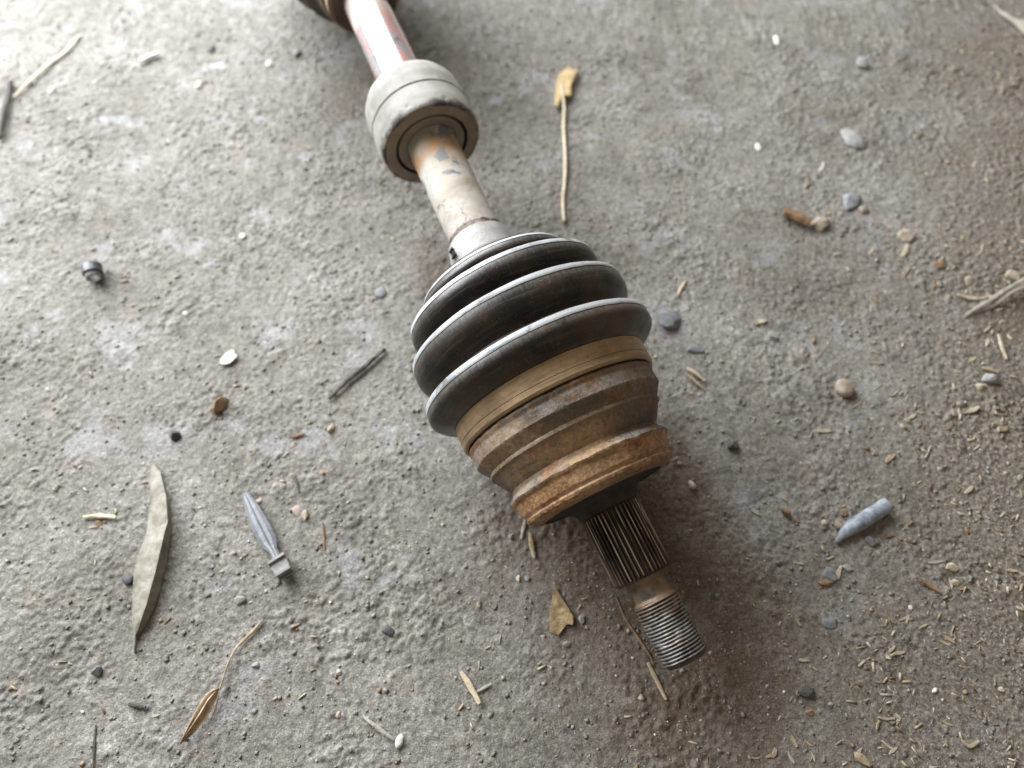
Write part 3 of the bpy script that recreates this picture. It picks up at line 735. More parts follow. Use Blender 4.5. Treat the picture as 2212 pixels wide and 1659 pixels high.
# brown willow-like leaf on a stalk
def brown_leaf():
    e = empty('brown_leaf', (*G(430, 1550), 0)); b = np.array(e.location)
    out_l = [(392, 1606), (406, 1571), (428, 1528), (446, 1500), (462, 1489), (475, 1487)]
    out_r = [(393, 1607), (418, 1588), (450, 1551), (462, 1527), (471, 1508), (476, 1488)]
    rows = []
    for i, (l, r) in enumerate(zip(out_l, out_r)):
        t = i / 5; zz = .001 + .0028 * math.sin(t * math.pi * .9 + .2)
        a = np.array([*G(*l, zz), zz]); c = np.array([*G(*r, zz * .35), zz * .35])
        rows.append([a * (1 - k) + c * k + np.array([0, 0, .0009 * (1 - abs(2 * k - 1))]) for k in np.linspace(0, 1, 7)])
    A = np.array(rows); B = []
    for q in np.linspace(0, 5, 26):
        i = min(int(q), 4); f = q - i; B.append(A[i] * (1 - f) + A[i + 1] * f)
    B = np.array(B); B[..., 2] += .0004 * np.sin(np.arange(7) * 2.4)[None, :] + hz(b[0], b[1]) + .0003
    bm = bmesh.new(); n, mc = B.shape[:2]; vs = [bm.verts.new(tuple(v - b)) for v in B.reshape(-1, 3)]
    for i in range(n - 1):
        for j in range(mc - 1): bm.faces.new((vs[i * mc + j], vs[i * mc + j + 1], vs[(i + 1) * mc + j + 1], vs[(i + 1) * mc + j]))
    thicken(bm, .0003)
    me = bpy.data.meshes.new('blade'); bm.to_mesh(me); bm.free(); link('blade', me, MM['leaf_brown'], e, 60)
    k = PX(1450)
    pts = np.array(ground_pts([(474, 1489), (490, 1439), (500, 1416), (514, 1395), (543, 1366), (569, 1338)], [.0026, .0022, .0018, .0015, .0012, .0010])) - b
    link('stalk', tube_mesh('stalk', pts, [2.2 * k, 2.0 * k, 2.4 * k, 2.6 * k, 4.2 * k, 1.5 * k], 7, .7, 5, .06), MM['wood_tan'], e, 40)
    pts = np.array(ground_pts([(472, 1500), (463, 1535), (450, 1562)], [.0016, .0012, .0008])) - b
    link('bract', tube_mesh('bract', pts, [1.5 * k, 2.6 * k, 1.0 * k], 6, .4, 4, .05), MM['wood_tan'], e, 40)
    tag(e, 'brown curled leaf on a long thin stalk, bottom left', 'leaf')
brown_leaf()

# grey tapered plastic pin with flange and square head
def pin():
    e = empty('plastic_pin', (*G(580, 1160), 0)); b = np.array(e.location); k = PX(1150)
    cl_ = ground_pts([(530, 1066), (545, 1098), (562, 1134), (580, 1170), (590, 1188), (602, 1212)], [.0012, .0019, .0024, .0028, .0033, .0040])
    P = np.array(cl_) - b; Wd = [7, 14, 18, 18, 9, 9]; Hd = [4, 7, 9, 9, 8, 8]
    V = []; F = []
    for i, (p, wv, hv) in enumerate(zip(P, Wd, Hd)):
        d = P[min(i + 1, 5)] - P[max(i - 1, 0)]; d[2] = 0; d /= np.linalg.norm(d); s = np.array([d[1], -d[0], 0])
        hw = wv * k; hh = hv * k
        for a, c in ((-1, -.15), (-.55, .55), (-.12, .62), (0, 1.0), (.12, .62), (.55, .55), (1, -.15), (.5, -.8), (-.5, -.8)):
            V.append(tuple(p + s * a * hw + np.array([0, 0, c * hh])))
    for i in range(5):
        for j in range(9): q = (j + 1) % 9; F.append((i * 9 + j, i * 9 + q, (i + 1) * 9 + q, (i + 1) * 9 + j))
    F += [tuple(range(9)), tuple(range(45, 54))]
    bm = bmesh.new(); vs = [bm.verts.new(v) for v in V]; [bm.faces.new([vs[q] for q in f]) for f in F]
    bmesh.ops.recalc_face_normals(bm, faces=bm.faces); me = bpy.data.meshes.new('blade'); bm.to_mesh(me); bm.free(); link('blade', me, MM['plastic_grey'], e, 25)
    d = P[5] - P[3]; d /= np.linalg.norm(d)
    me = tube_mesh('flange', [P[5] - d * .0004, P[5] + d * .0013], [16 * k, 16 * k], 20, .9); link('flange', me, MM['plastic_grey'], e, 40)
    bm = bmesh.new(); bmesh.ops.create_cube(bm, size=1.0)
    s = np.array([d[1], -d[0], 0]); s /= np.linalg.norm(s); up = np.cross(s, d); up *= np.sign(up[2])
    for v in bm.verts:
        tp = 1.0 - .18 * (v.co.x + .5)
        pt = P[5] + d * (.001 + (v.co.x + .5) * .0060) + s * v.co.y * 25 * k * tp + up * v.co.z * 23 * k * tp; v.co = pt
    bmesh.ops.bevel(bm, geom=bm.edges[:], offset=.0013, segments=4, affect='EDGES'); bmesh.ops.recalc_face_normals(bm, faces=bm.faces)
    me = bpy.data.meshes.new('head'); bm.to_mesh(me); bm.free(); link('head', me, MM['stone_grey'], e, 40)
    tag(e, 'grey tapered plastic pin with flange and blunt square head', 'pin')
pin()

# short dark metal sleeve lying tilted, open end towards the viewer
def sleeve():
    x, y = G(208, 592); e = empty('metal_sleeve', (x, y, hz(x, y)))
    d = np.array([.28, -.78, -.10]); d /= np.linalg.norm(d)
    def ring_tube(name, c, L, ro, ri, mat):
        u = np.cross(d, (0, 0, 1.0)); u /= np.linalg.norm(u); v = np.cross(u, d); sg = 32
        prof = [(0, ro * .86), (.06 * L, ro), (L * .92, ro), (L, ro * .92), (L, ri), (L * .05, ri * .95), (0, ri * .8)]
        V = []; F = []
        for t, r in prof:
            for j in range(sg): a = 2 * math.pi * j / sg; V.append(tuple(c + d * t + u * math.cos(a) * r + v * math.sin(a) * r))
        n = len(prof)
        for i in range(n):
            for j in range(sg): q = (j + 1) % sg; i2 = (i + 1) % n; F.append((i * sg + j, i * sg + q, i2 * sg + q, i2 * sg + j))
        bm = bmesh.new(); vs = [bm.verts.new(w_) for w_ in V]; [bm.faces.new([vs[q] for q in f]) for f in F]
        bmesh.ops.recalc_face_normals(bm, faces=bm.faces); me = bpy.data.meshes.new(name); bm.to_mesh(me); bm.free(); return link(name, me, mat, e, 35)
    k = PX(590); ro = 20 * k
    c0 = np.array([-.001, .0025, ro * 1.02])
    ring_tube('barrel', c0, .0062, ro, ro * .80, MM['metal_dark'])
    ring_tube('liner', c0 + d * .0014, .0076, ro * .78, ro * .58, MM['stone_grey'])
    tag(e, 'small dark metal sleeve with open end, alone at left', 'metal sleeve')
sleeve()

# yellow pulp chip with a pale root lying over it
flake('yellow_chip', [(1248, 153), (1238, 160), (1226, 153), (1207, 169), (1200, 190), (1206, 200), (1198, 231), (1204, 233), (1214, 215), (1220, 206), (1223, 212), (1234, 209), (1232, 190), (1239, 175)], 'yellow', 'ragged yellow wood chip at the top of the pale root', 'wood chip', .0022, [0.5, 2.0, 2.4, 2.6, 2.0, 2.0, .6, .4, 1.6, 2.0, 1.2, .6, 1.6, 1.8], .0014)
stick('pale_root', [(1211, 187), (1215, 206), (1219, 237), (1218, 275), (1221, 344), (1220, 390), (1216, 434), (1218, 480)], 7.5, 'root', 'thin pale wavy root running down from the yellow chip', 'root', .4, .75, 1.0, ends=[3.6, 3.0, 1.4, .5, .3, .2, .3, .1], wob=.05)
stick('twig', [(711, 863), (740, 832), (775, 802), (806, 776), (831, 754)], 11, 'wood_dark', 'dark bent twig beside the left flank of the ribbed boot', 'twig', .5, .7, .8)
stick('straw', [(172, 72), (142, 112), (110, 137), (67, 183), (30, 214)], 9, 'straw', 'long pale straw stem in the upper left corner', 'straw', .4, .5, .5)
stick('dark_stick', [(26, 180), (16, 222), (8, 262), (0, 300)], 12, 'wood_dark', 'dark stick crossing the left edge beside the straw stem', 'stick', .5, .9, .9)
flake('arrow_flake', [(1196, 1268), (1210, 1288), (1224, 1310), (1229, 1318), (1238, 1333), (1237, 1352), (1226, 1349), (1221, 1353), (1206, 1373), (1188, 1367), (1185, 1346), (1187, 1322), (1190, 1304)], 'leaf_flake', 'tan arrowhead shaped leaf scrap left of the thread', 'leaf scrap', .0004, None, .0009)
flake('white_shell', [(505, 757), (499, 759), (489, 764), (480, 772), (475, 780), (478, 787), (487, 788), (498, 784), (508, 775), (514, 768), (508, 766)], 'white', 'bright white tooth shaped chip left of the boot', 'white chip', .0012, None, .0004)
# blue white rolled plastic scrap
def scrap():
    pts = ground_pts([(1809, 1170), (1826, 1150), (1845, 1136), (1869, 1121), (1893, 1105), (1918, 1090)], [.0012, .0020, .0028, .0032, .0034, .0034]); k = PX(1120)
    me = tube_mesh('plastic_scrap', pts, [4 * k, 11 * k, 16 * k, 17 * k, 16 * k, 17 * k], 18, .8, 4, .035)
    put('plastic_scrap', me, MM['foam'], 'blue white crumpled tube of plastic among sawdust at right', 'plastic scrap', None, 40)
scrap()
# bark roll and crumb
stick('bark_roll', [(1693, 457), (1712, 462), (1732, 471), (1752, 480)], 24, 'wood_brown', 'brown roll of bark lying right of the pale root', 'bark', .35, .92, .75, wob=.10)
stone('clay_crumb', 1772, 480, 40, 30, 'stone_tan', 'tan clay crumb touching the end of the bark roll', 'crumb')
# dry grass blades at the right edge
def grass():
    e = empty('dry_grass', (*G(2160, 640), 0)); b = np.array(e.location)
    for pix, wv, lf in (([(2082, 683), (2112, 664), (2140, 648), (2176, 624), (2226, 596)], 9, [.0008, .0015, .003, .005, .006]),
                        ([(2100, 676), (2138, 662), (2160, 650), (2182, 634), (2226, 612)], 8, [.0008, .0014, .0022, .004, .005]),
                        ([(2140, 650), (2170, 634), (2200, 618), (2230, 606)], 6, [.0028, .004, .0052, .006])):
        P = np.array(ground_pts(pix, lf)) - b; k = PX(640)
        link('blade', tube_mesh('blade', P, [wv * k * .25] + [wv * k * .55] * (len(pix) - 2) + [wv * k * .6], 7, .35, 5, .05), MM['straw_grey'], e, 40)
    tag(e, 'bundle of grey dry grass blades at the right edge', 'grass')
grass()
flake('dead_leaf', [(2144, 10), (2162, 26), (2185, 44), (2200, 50), (2226, 58), (2226, 92), (2208, 72), (2186, 52), (2160, 32)], 'straw_grey', 'grey curled leaf tip entering at the upper right corner', 'leaf scrap', .0005, [0, .8, 1.6, 2.4, 3, 2, 1.0, .8, .4], .0008)

# sticks, splinters
ST = [
 ('twig', [(1135, 1118), (1131, 1142), (1126, 1166)], 8, 'straw_grey', 'grey fibre strip poking out beneath the housing lip', 'bark'),
 ('bark_strip', [(1145, 1152), (1148, 1178), (1154, 1206)], 11, 'wood_tan', 'tan bark strip just below the housing lip', 'bark'),
 ('stick', [(995, 1450), (1014, 1480), (1036, 1520)], 14, 'straw', 'straw coloured stick forming the stem of a Y, bottom centre', 'stick'),
 ('stick', [(1031, 1494), (1046, 1486), (1062, 1477)], 8, 'straw_grey', 'short branch of the Y shaped sticks, bottom centre', 'stick'),
 ('stick', [(786, 1549), (818, 1574), (850, 1597)], 10, 'straw_grey', 'thin grey stick ending at the white seed', 'stick'),
 ('straw_bit', [(178, 1116), (214, 1114), (251, 1118)], 12, 'straw', 'pale straw bit lying left of the folded leaf', 'straw'),
 ('twig', [(278, 1521), (295, 1525), (316, 1528)], 12, 'wood_dark', 'short dark twig left of the brown leaf', 'twig'),
 ('twig', [(206, 1566), (204, 1610), (201, 1668)], 6, 'wood_dark', 'thread thin dark twig at the bottom edge, far left', 'twig'),
 ('root_fibre', [(1330, 1290), (1352, 1340), (1392, 1400), (1410, 1432)], 5, 'wood_brown', 'fine brown root fibre left of the thread', 'root'),
 ('splinter', [(1398, 1432), (1412, 1460), (1438, 1512)], 10, 'wood_tan', 'long tan splinter pointing down below the thread tip', 'wood splinter'),
 ('stick', [(1482, 794), (1500, 806), (1522, 822)], 9, 'straw', 'pale upper splinter of the pair right of the cuff', 'wood splinter'),
 ('stick', [(1481, 806), (1502, 824), (1518, 838)], 7, 'wood_tan', 'tan lower splinter of the pair right of the cuff', 'wood splinter'),
 ('straw_bit', [(2068, 637), (2090, 641), (2112, 644)], 9, 'straw', 'pale straw piece left of the grass bundle', 'straw'),
 ('straw_bit', [(2112, 645), (2128, 642), (2142, 638)], 5, 'straw', 'thin straw touching the grass bundle from the left', 'straw'),
 ('straw_bit', [(2157, 722), (2165, 752), (2174, 776)], 9, 'wood_pale', 'pale upright straw below the grass bundle', 'straw'),
 ('stick', [(2120, 796), (2136, 800), (2154, 806)], 9, 'wood_tan', 'tan stick just above the dark grey clod near the right edge', 'stick'),
 ('stick', [(1986, 1252), (2006, 1262), (2030, 1278)], 10, 'wood_brown', 'flat brown stick amid sawdust right of centre bottom', 'stick'),
 ('straw_bit', [(1898, 1549), (1914, 1553), (1934, 1552)], 7, 'wood_tan', 'bowed tan straw near the bottom edge, right', 'straw'),
 ('straw_bit', [(1900, 1556), (1896, 1566), (1894, 1576)], 6, 'wood_tan', 'short straw hanging below the bowed tan straw', 'straw'),
 ('stick', [(2078, 1598), (2096, 1612), (2116, 1600)], 10, 'wood_tan', 'tan stick in the blurred lower right corner', 'stick'),
 ('stick', [(640, 1030), (644, 1050), (648, 1066)], 5, 'wood_dark', 'tiny dark thread of twig right of the grey pin', 'twig'),
 ('sliver', [(628, 946), (644, 942), (660, 938)], 9, 'wood_brown', 'brown sliver between the brown stone and the boot', 'wood splinter'),
 ('stick', [(698, 1130), (700, 1160), (702, 1190)], 5, 'wood_brown', 'thin brown stalk standing right of the grey pin', 'twig'),
 ('stick', [(1463, 640), (1470, 625), (1478, 612)], 7, 'straw', 'small hooked straw right of the uppermost boot rib', 'straw'),
 ('straw_bit', [(302, 136), (318, 126), (345, 115)], 14, 'white', 'curved white sliver in the upper left area', 'white chip'),
 ('stick', [(1998, 990), (2006, 974), (2012, 962)], 5, 'straw_grey', 'hair thin grey stalk above the blue white scrap', 'stick'),
]
for nm, pix, wv, mt, lb, ct in ST: stick(nm, pix, wv, mt, lb, ct)
SP = [
 (1956, 541, 30, 12, 70, 'wood_pale', 'pale upright wood splinter below the tan clay crumb'),
 (1777, 360, 22, 9, 65, 'white', 'bright white rod shaped chip, upper right'),
 (1743, 395, 22, 11, 80, 'stone_tan', 'small tan splinter just below the white rod chip'),
 (1779, 932, 28, 11, 5, 'wood_pale', 'pale splinter below the round tan pebble'),
 (1921, 990, 26, 12, 40, 'wood_tan', 'tan splinter midway between round pebble and blue scrap'),
 (2094, 890, 34, 13, 20, 'wood_pale', 'split pale chip near the right edge, centre height'),
 (2103, 902, 20, 7, 10, 'wood_pale', 'narrow pale sliver under the split pale chip'),
 (2070, 893, 22, 7, 100, 'wood_pale', 'bent pale sliver left of the split pale chip'),
 (2162, 930, 24, 18, 20, 'wood_tan', 'tan wood crumb right of the split pale chip'),
 (2091, 1061, 20, 12, 45, 'wood_pale', 'pale leaf shaped chip above right of the blue scrap'),
 (1694, 1072, 22, 11, -60, 'straw_grey', 'greyish splinter between the joint and the blue scrap'),
 (1726, 1215, 22, 7, -12, 'wood_pale', 'thin pale sliver lower left of the blue scrap'),
 (1635, 1107, 24, 10, -30, 'straw_grey', 'grey tan splinter right of the splined stub'),
 (1813, 1234, 30, 12, 75, 'wood_pale', 'pale wedge standing beside the grey stone flakes'),
 (1938, 1411, 34, 10, 15, 'wood_pale', 'long arm of the pale V of splinters'),
 (1928, 1402, 18, 8, 55, 'wood_pale', 'short arm of the pale V of splinters'),
 (1918, 1421, 12, 8, -40, 'wood_pale', 'stub at the corner of the pale V'),
 (1953, 1336, 18, 7, 35, 'wood_pale', 'pale sliver above the V of splinters'),
 (1962, 1337, 18, 8, 75, 'wood_pale', 'upright sliver crossing near the V of splinters'),
 (1995, 1352, 22, 6, 25, 'wood_pale', 'slender pale sliver right of the V of splinters'),
 (2051, 1380, 28, 13, -40, 'wood_tan', 'thick tan chip at the wood chip cluster, lower right'),
 (2040, 1388, 26, 7, -25, 'wood_tan', 'thin tan sliver under the thick tan chip'),
 (2062, 1377, 14, 6, 80, 'wood_pale', 'small upright sliver at the thick tan chip'),
 (1736, 1426, 24, 9, -3, 'wood_pale', 'rounded pale stick lower right of the thread'),
 (1726, 1343, 18, 9, -50, 'wood_tan', 'tan splinter left of the bluish stone flake'),
 (2055, 1260, 22, 6, -75, 'wood_pale', 'thin pale sliver beside the crumbly pale chip'),
 (2184, 1234, 24, 11, -3, 'wood_pale', 'flat pale chip at the right edge, lower half'),
 (2206, 1240, 18, 6, -20, 'wood_pale', 'narrow sliver right of the flat pale edge chip'),
 (1715, 1600, 30, 10, -65, 'wood_tan', 'tan leaf shaped sliver near the bottom edge'),
 (1746, 1605, 24, 7, -40, 'wood_tan', 'curved sliver right of the tan leaf shaped sliver'),
 (1673, 1627, 22, 12, 75, 'wood_tan', 'upright tan chip near the bottom, below the thread'),
 (1662, 1633, 16, 9, 15, 'wood_tan', 'foot piece of the upright tan chip'),
 (1708, 1636, 30, 8, -65, 'straw_grey', 'greyish sliver at the bottom edge right of the upright chip'),
 (1757, 1634, 24, 6, -70, 'wood_pale', 'thin sliver at the bottom edge below the curved sliver'),
 (1630, 1638, 24, 5, 0, 'wood_tan', 'thin level sliver at the bottom edge left of the upright chip'),
 (1940, 1559, 20, 9, 60, 'wood_pale', 'pale wedge at the end of the bowed straw'),
 (1941, 1547, 18, 6, -45, 'wood_pale', 'pale slip right above the pale wedge'),
 (1918, 1611, 34, 7, -35, 'wood_pale', 'long pale sliver above the brown wood chunk'),
 (1930, 1622, 22, 7, 40, 'wood_pale', 'pale sliver crossing below the long pale sliver'),
 (1856, 1622, 16, 8, 60, 'wood_pale', 'small pale chip on top of the brown wood chunk'),
 (2046, 1562, 30, 8, -25, 'wood_tan', 'blurred tan sliver in the lower right'),
 (2132, 712, 16, 8, 45, 'wood_pale', 'white splinter nearest below the grass bundle'),
 (2133, 741, 16, 9, 80, 'wood_pale', 'white upright flake left of the upright straw'),
 (2181, 727, 14, 8, -45, 'wood_pale', 'white flake right of the upright straw'),
 (2098, 778, 20, 7, 30, 'wood_pale', 'pale sliver left of the upright straw foot'),
 (2064, 805, 12, 6, -25, 'wood_pale', 'tiny pale sliver left of the dark grey clod'),
 (1890, 762, 22, 7, -15, 'wood_tan', 'tan sliver above right of the round tan pebble'),
 (1888, 786, 18, 8, 0, 'wood_tan', 'small tan sliver closest above the round pebble'),
 (1894, 838, 24, 6, 40, 'straw_grey', 'grey sliver right of the round tan pebble'),
 (1852, 876, 22, 7, 35, 'wood_tan', 'tan sliver below right of the round tan pebble'),
 (1968, 902, 18, 9, 35, 'wood_pale', 'pale chip halfway from round pebble to split chip'),
 (2022, 1214, 30, 8, 3, 'straw_grey', 'level greyish stick left of the flat pale chip'),
 (1956, 590, 26, 6, 55, 'wood_tan', 'thin tan sliver beneath the pale upright splinter'),
 (1642, 697, 28, 16, 15, 'wood_pale', 'pale split nut shell shaped chip right of the boot'),
 (2116, 548, 18, 6, 40, 'wood_pale', 'pale sliver above the grass bundle'),
 (2121, 534, 14, 5, 80, 'wood_pale', 'small upright sliver above the grass bundle'),
]
for i, (cx, cy, L, W, a, mt, lb) in enumerate(SP): splinter('wood_splinter', cx, cy, L, W, a, mt, lb, 'wood splinter', 'wood splinters strewn on the right')
SN = [
 (1825, 841, 42, 42, 'stone_tan', 'smooth round tan pebble on the right', 'pebble', dict(facet=.1, sub=3, smooth=60, flat=.7)),
 (1447, 694, 58, 50, 'stone_blue', 'blue grey angular stone beside the last boot rib', 'stone', dict(rz=-35, flat=.6)),
 (1503, 756, 38, 22, 'stone_blue', 'flat bluish stone above the splinter pair', 'stone', dict(flat=.4)),
 (474, 872, 36, 46, 'stone_brown', 'rough brown stone left of the boot', 'stone', dict(rz=-25, flat=.9)),
 (377, 938, 28, 24, 'stone_dark', 'small dark angular stone left of the brown stone', 'stone', dict(flat=.9)),
 (715, 930, 18, 22, 'stone_tan', 'small tan stone left of the boot cuff', 'pebble', {}),
 (519, 1297, 26, 22, 'stone_grey', 'pale grey pebble below the grey pin', 'pebble', dict(flat=.8)),
 (553, 1437, 20, 15, 'stone_grey', 'small grey pebble right of the leaf stalk', 'pebble', {}),
 (660, 1114, 18, 24, 'stone_tan', 'orange tan pebble right of the grey pin', 'pebble', {}),
 (641, 1105, 20, 26, 'pink', 'pinkish pebble beside the orange tan one', 'pebble', dict(flat=.4)),
 (208, 1448, 24, 24, 'stone_blue', 'bluish grey stone at lower left below the folded leaf', 'stone', dict(flat=.9)),
 (276, 1252, 26, 24, 'stone_dark', 'dark stone against the left side of the folded leaf', 'stone', {}),
 (213, 1130, 22, 14, 'stone_brown', 'brown pebble under the straw bit', 'pebble', {}),
 (201, 1138, 22, 9, 'stone_tan', 'flat pale chip below the straw bit', 'pebble', dict(flat=.4)),
 (861, 1601, 20, 28, 'white', 'white oval seed at the end of the thin grey stick', 'seed', dict(facet=.2, smooth=60, rz=-20)),
 (730, 1545, 16, 16, 'stone_tan', 'round tan pebble near the bottom, left of the seed', 'pebble', dict(facet=.3)),
 (733, 1452, 14, 14, 'pink', 'pinkish crumb on a tan stalk, bottom centre left', 'crumb', {}),
 (1865, 135, 26, 24, 'stone_grey', 'dark sided grey pebble at upper right', 'pebble', dict(flat=.9)),
 (1846, 296, 48, 46, 'stone_grey', 'smooth flat grey stone set in the floor, upper right', 'stone', dict(flat=.3, facet=.3, smooth=50, rz=20)),
 (1838, 434, 40, 46, 'stone_blue', 'bluish flake standing above the clay crumbs', 'stone', dict(flat=.35, rz=-40)),
 (1868, 450, 20, 16, 'stone_tan', 'tan crumb right of the bluish flake', 'crumb', {}),
 (1678, 89, 13, 20, 'white', 'small white oval stone near the top edge', 'pebble', dict(facet=.2)),
 (1637, 318, 13, 16, 'white', 'white grain left of the white rod chip', 'pebble', dict(facet=.2)),
 (430, 184, 15, 16, 'white', 'round white grain in the upper left field', 'pebble', dict(facet=.2)),
 (582, 139, 15, 12, 'white', 'oval white grain left of the glossy shaft', 'pebble', dict(facet=.2)),
 (113, 199, 13, 13, 'white', 'white grain beside the straw stem', 'pebble', dict(facet=.2)),
 (522, 508, 15, 14, 'white', 'round white grain left of the chalky shaft', 'pebble', dict(facet=.2)),
 (399, 674, 16, 11, 'white', 'white grain right of the dark metal sleeve', 'pebble', dict(facet=.2)),
 (456, 106, 20, 16, 'stone_dark', 'black crumb in the upper left field', 'crumb', {}),
 (640, 115, 20, 18, 'stone_grey', 'pale grey pebble left of the glossy shaft', 'pebble', {}),
 (1795, 1240, 34, 36, 'stone_blue', 'larger grey stone flake left of the pale wedge', 'stone', dict(flat=.35)),
 (1834, 1226, 26, 18, 'stone_grey', 'smaller grey stone flake right of the pale wedge', 'stone', dict(flat=.35)),
 (1797, 1346, 40, 24, 'stone_blue', 'smooth bluish stone flake in the sawdust', 'stone', dict(flat=.4, facet=.4)),
 (1788, 1258, 34, 20, 'stone_brown', 'brown crumbly heap below the grey stone flakes', 'crumb', dict(flat=.7)),
 (1812, 1133, 24, 22, 'stone_tan', 'tan cube shaped crumb touching the blue white scrap', 'crumb', dict(flat=.9)),
 (1783, 1128, 18, 14, 'wood_pale', 'pale seed left of the tan cube crumb', 'seed', dict(facet=.2)),
 (1824, 1107, 18, 16, 'stone_brown', 'brown round crumb above the blue white scrap', 'crumb', dict(facet=.3)),
 (1700, 1104, 24, 24, 'stone_brown', 'brown crumb right of the splined stub', 'crumb', dict(flat=.9)),
 (1882, 1168, 24, 22, 'stone_blue', 'bluish pebble below the blue white scrap', 'pebble', {}),
 (1496, 1044, 20, 20, 'pink', 'pinkish cube like crumb right of the housing lip', 'crumb', dict(flat=.9)),
 (1583, 960, 26, 22, 'stone_dark', 'dark stone right of the joint housing', 'stone', dict(flat=.8)),
 (1667, 727, 28, 20, 'stone_grey', 'grey tan pebble below the split shell chip', 'pebble', {}),
 (2054, 1226, 34, 22, 'wood_pale', 'pale ragged wood flake near the right edge', 'wood chip', dict(flat=.5)),
 (2066, 1256, 26, 18, 'wood_pale', 'crumbly pale wood chip below the ragged flake', 'wood chip', dict(flat=.6)),
 (1744, 1494, 34, 26, 'stone_dark', 'black crumbly lump below right of the thread', 'stone', dict(flat=.8)),
 (1751, 1540, 20, 16, 'stone_brown', 'round brown crumb under the black lump', 'crumb', {}),
 (1968, 1311, 10, 11, 'white', 'round white grain above the pale V', 'pebble', dict(facet=.2)),
 (2022, 1491, 17, 10, 'white', 'white shell like grain in the lower right', 'pebble', dict(rz=20)),
 (2138, 818, 38, 26, 'stone_grey', 'dark grey clod below the tan stick, right edge', 'clod', dict(flat=.8)),
 (2114, 836, 22, 20, 'wood_pale', 'pale angular chip below the grey clod', 'wood chip', dict(flat=.6)),
 (2096, 604, 24, 24, 'stone_tan', 'tan earth crumb left of the grass bundle top', 'crumb', {}),
 (2190, 595, 38, 30, 'stone_tan', 'large yellowish earth crumb behind the grass bundle', 'crumb', dict(flat=.8)),
 (2030, 572, 34, 16, 'stone_brown', 'low brown crust above the small straw pieces', 'crumb', dict(flat=.5)),
 (1960, 505, 34, 30, 'stone_tan', 'pale crumbly clod above the pale upright splinter', 'clod', dict(flat=.5)),
 (1865, 1641, 40, 24, 'wood_tan', 'thick brown wood chunk cut by the bottom edge', 'wood chip', dict(rz=-35, flat=.6)),
 (2166, 1490, 18, 13, 'wood_pale', 'blurred pale crumb near the lower right edge', 'crumb', {}),
 (840, 1364, 34, 22, 'stone_dark', 'dark damp clod at bottom centre', 'clod', dict(flat=.35)),
 (1035, 1305, 14, 18, 'stone_tan', 'tiny tan pebble left of the arrowhead scrap', 'pebble', {}),
 (1120, 1250, 10, 14, 'wood_pale', 'tiny pale seed above the arrowhead scrap, left one', 'seed', dict(facet=.2)),
 (1139, 1250, 12, 12, 'stone_grey', 'tiny grey seed above the arrowhead scrap, right one', 'seed', dict(facet=.2)),
 (1256, 1338, 18, 20, 'stone_grey', 'grey pebble right of the arrowhead scrap', 'pebble', {}),
 (1224, 1391, 22, 14, 'stone_grey', 'curled grey pebble below the arrowhead scrap', 'pebble', dict(rz=35)),
 (820, 183 + 450, 34, 26, 'stone_blue', 'smooth bluish white stone left of the boot neck', 'stone', dict(flat=.25, facet=.3, smooth=50)),
]
for cx, cy, wv, hv, mt, lb, ct, kw in SN:
    if mt: stone({'pebble': 'pebble', 'stone': 'stone', 'seed': 'seed', 'crumb': 'soil_crumb', 'clod': 'soil_clod', 'wood chip': 'wood_chip'}[ct], cx, cy, wv, hv, mt, lb, ct, None, **kw)

# ------------------------------------------------------------------ grit, crumbs and sawdust nobody could count
def rot_rand(n, flatness):
    """random rotations; flatness 1 = any, 0 = only about the vertical"""
    a = rng.random(n) * 2 * np.pi; b = (rng.random(n) - .5) * np.pi * flatness; c = (rng.random(n) - .5) * np.pi * flatness
    ca, sa, cb, sb, cc, sc_ = np.cos(a), np.sin(a), np.cos(b), np.sin(b), np.cos(c), np.sin(c)
    z = np.zeros(n); o = np.ones(n)
    Rz = np.stack([ca, -sa, z, sa, ca, z, z, z, o], 1).reshape(-1, 3, 3)
    Rx = np.stack([o, z, z, z, cb, -sb, z, sb, cb], 1).reshape(-1, 3, 3)
    Ry = np.stack([cc, z, sc_, z, o, z, -sc_, z, cc], 1).reshape(-1, 3, 3)
    return Rz @ Rx @ Ry
def scatter(name, bv, bf, P, S, R, mats, label, cat, jitter=.18):
    n = len(P); nv = len(bv); bv = np.array(bv, float)
    V = bv[None] * S[:, None, :] * (1 + jitter * (rng.random((n, nv, 1)) - .5) * 2)
    V = np.einsum('nij,nkj->nki', R, V) + P[:, None, :]
    k = len(bf[0]); F = (np.array(bf)[None] + (np.arange(n) * nv)[:, None, None]).reshape(-1, k).astype(np.int32)
    me = bpy.data.meshes.new(name); me.vertices.add(n * nv); me.vertices.foreach_set('co', V.astype(np.float32).ravel())
    me.loops.add(F.size); me.polygons.add(len(F)); me.loops.foreach_set('vertex_index', F.ravel())
    me.polygons.foreach_set('loop_start', np.arange(0, F.size, k, dtype=np.int32)); me.update(calc_edges=True)
    mi = np.repeat(rng.integers(0, len(mats), n), len(bf)).astype(np.int32)
    o = link(name, me, mats); me.polygons.foreach_set('material_index', mi)
    return tag(o, label, cat, None, 'stuff')
bm = bmesh.new(); bmesh.ops.create_icosphere(bm, subdivisions=1, radius=1.0)
ICO_V = [tuple(v.co) for v in bm.verts]; ICO_F = [tuple(v.index for v in f.verts) for f in bm.faces]; bm.free()
OCT_V = [(1, 0, 0), (-1, 0, 0), (0, 1, 0), (0, -1, 0), (0, 0, 1), (0, 0, -1)]; OCT_F = [(0, 2, 4), (2, 1, 4), (1, 3, 4), (3, 0, 4), (2, 0, 5), (1, 2, 5), (3, 1, 5), (0, 3, 5)]
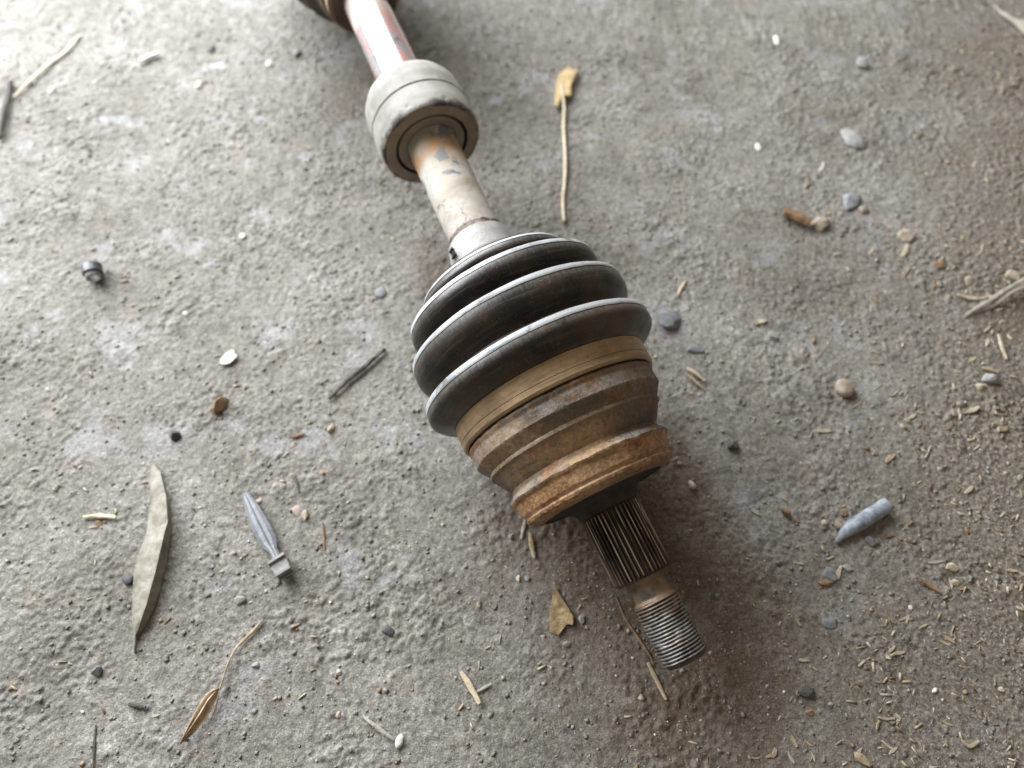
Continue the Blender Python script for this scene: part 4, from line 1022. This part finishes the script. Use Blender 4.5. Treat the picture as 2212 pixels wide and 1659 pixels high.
BOX_V = [(-1, -.8, -1), (-.9, .9, -1), (-1, .7, 1), (-.85, -1, .8), (1, -.9, -1), (.9, .8, -1), (.92, 1, .9), (1, -.7, 1)]
BOX_F = [(0, 1, 2, 3), (7, 6, 5, 4), (0, 4, 5, 1), (1, 5, 6, 2), (2, 6, 7, 3), (3, 7, 4, 0)]
def sample(n, w_loose, w_base, stainy=0.0):
    out = []; tot = 0
    while tot < n:
        x = rng.uniform(-.48, .48, n); y = rng.uniform(-.05, .62, n)
        L = loose(x, y); p = w_base + (w_loose - w_base) * L * (.35 + .65 * sstep(-.2, .3, noise(x / .03, y / .03, 55)))
        keep = rng.random(n) < p; out.append(np.stack([x[keep], y[keep]], 1)); tot += keep.sum()
    q = np.concatenate(out)[:n]; return q[:, 0], q[:, 1]
def grains(name, n, smin, smax, wl, wb, mats, label, sink=.40, power=3.0, flat=.42):
    x, y = sample(n, wl, wb); s = smin + (smax - smin) * rng.random(n) ** power
    S = s[:, None] * (0.65 + .7 * rng.random((n, 3))); S[:, 2] *= flat
    P = np.stack([x, y, height(x, y) + S[:, 2] * (1 - 2 * sink)], 1)
    return scatter(name, OCT_V, OCT_F, P, S * 1.15, rot_rand(n, .30), mats, label, 'grit', .38)
grains('soil_grit', 34000, .00022, .0013, 1.0, .42, [MM['stone_grey'], MM['stone_brown'], MM['stone_tan']] + [M_GROUND] * 20 + [MM['stone_tan']], 'fine grey and brown soil grit over the whole floor')
grains('pale_grit', 3000, .00018, .00075, 1.0, .35, [MM['white'], MM['stone_tan'], MM['wood_pale']], 'tiny pale mineral grains sprinkled over the floor', sink=.2, power=3)
def slivers(name, n, lmin, lmax, wl, wb, mats, label):
    x, y = sample(n, wl, wb); L = lmin + (lmax - lmin) * rng.random(n) ** 2.8; W = L * (.10 + .16 * rng.random(n)); W = np.clip(W, .00012, .0009)
    S = np.stack([L / 2, W / 1.6, W / 3.2], 1); P = np.stack([x, y, height(x, y) + W * .30], 1)
    return scatter(name, BOX_V, BOX_F, P, S, rot_rand(n, .22), mats, label, 'sawdust')
slivers('sawdust', 15000, .0004, .0046, 1.0, .03, [MM['wood_pale'], MM['wood_tan'], MM['wood_tan'], MM['straw_grey'], MM['wood_brown']], 'sawdust and fine wood shavings strewn over the right side')
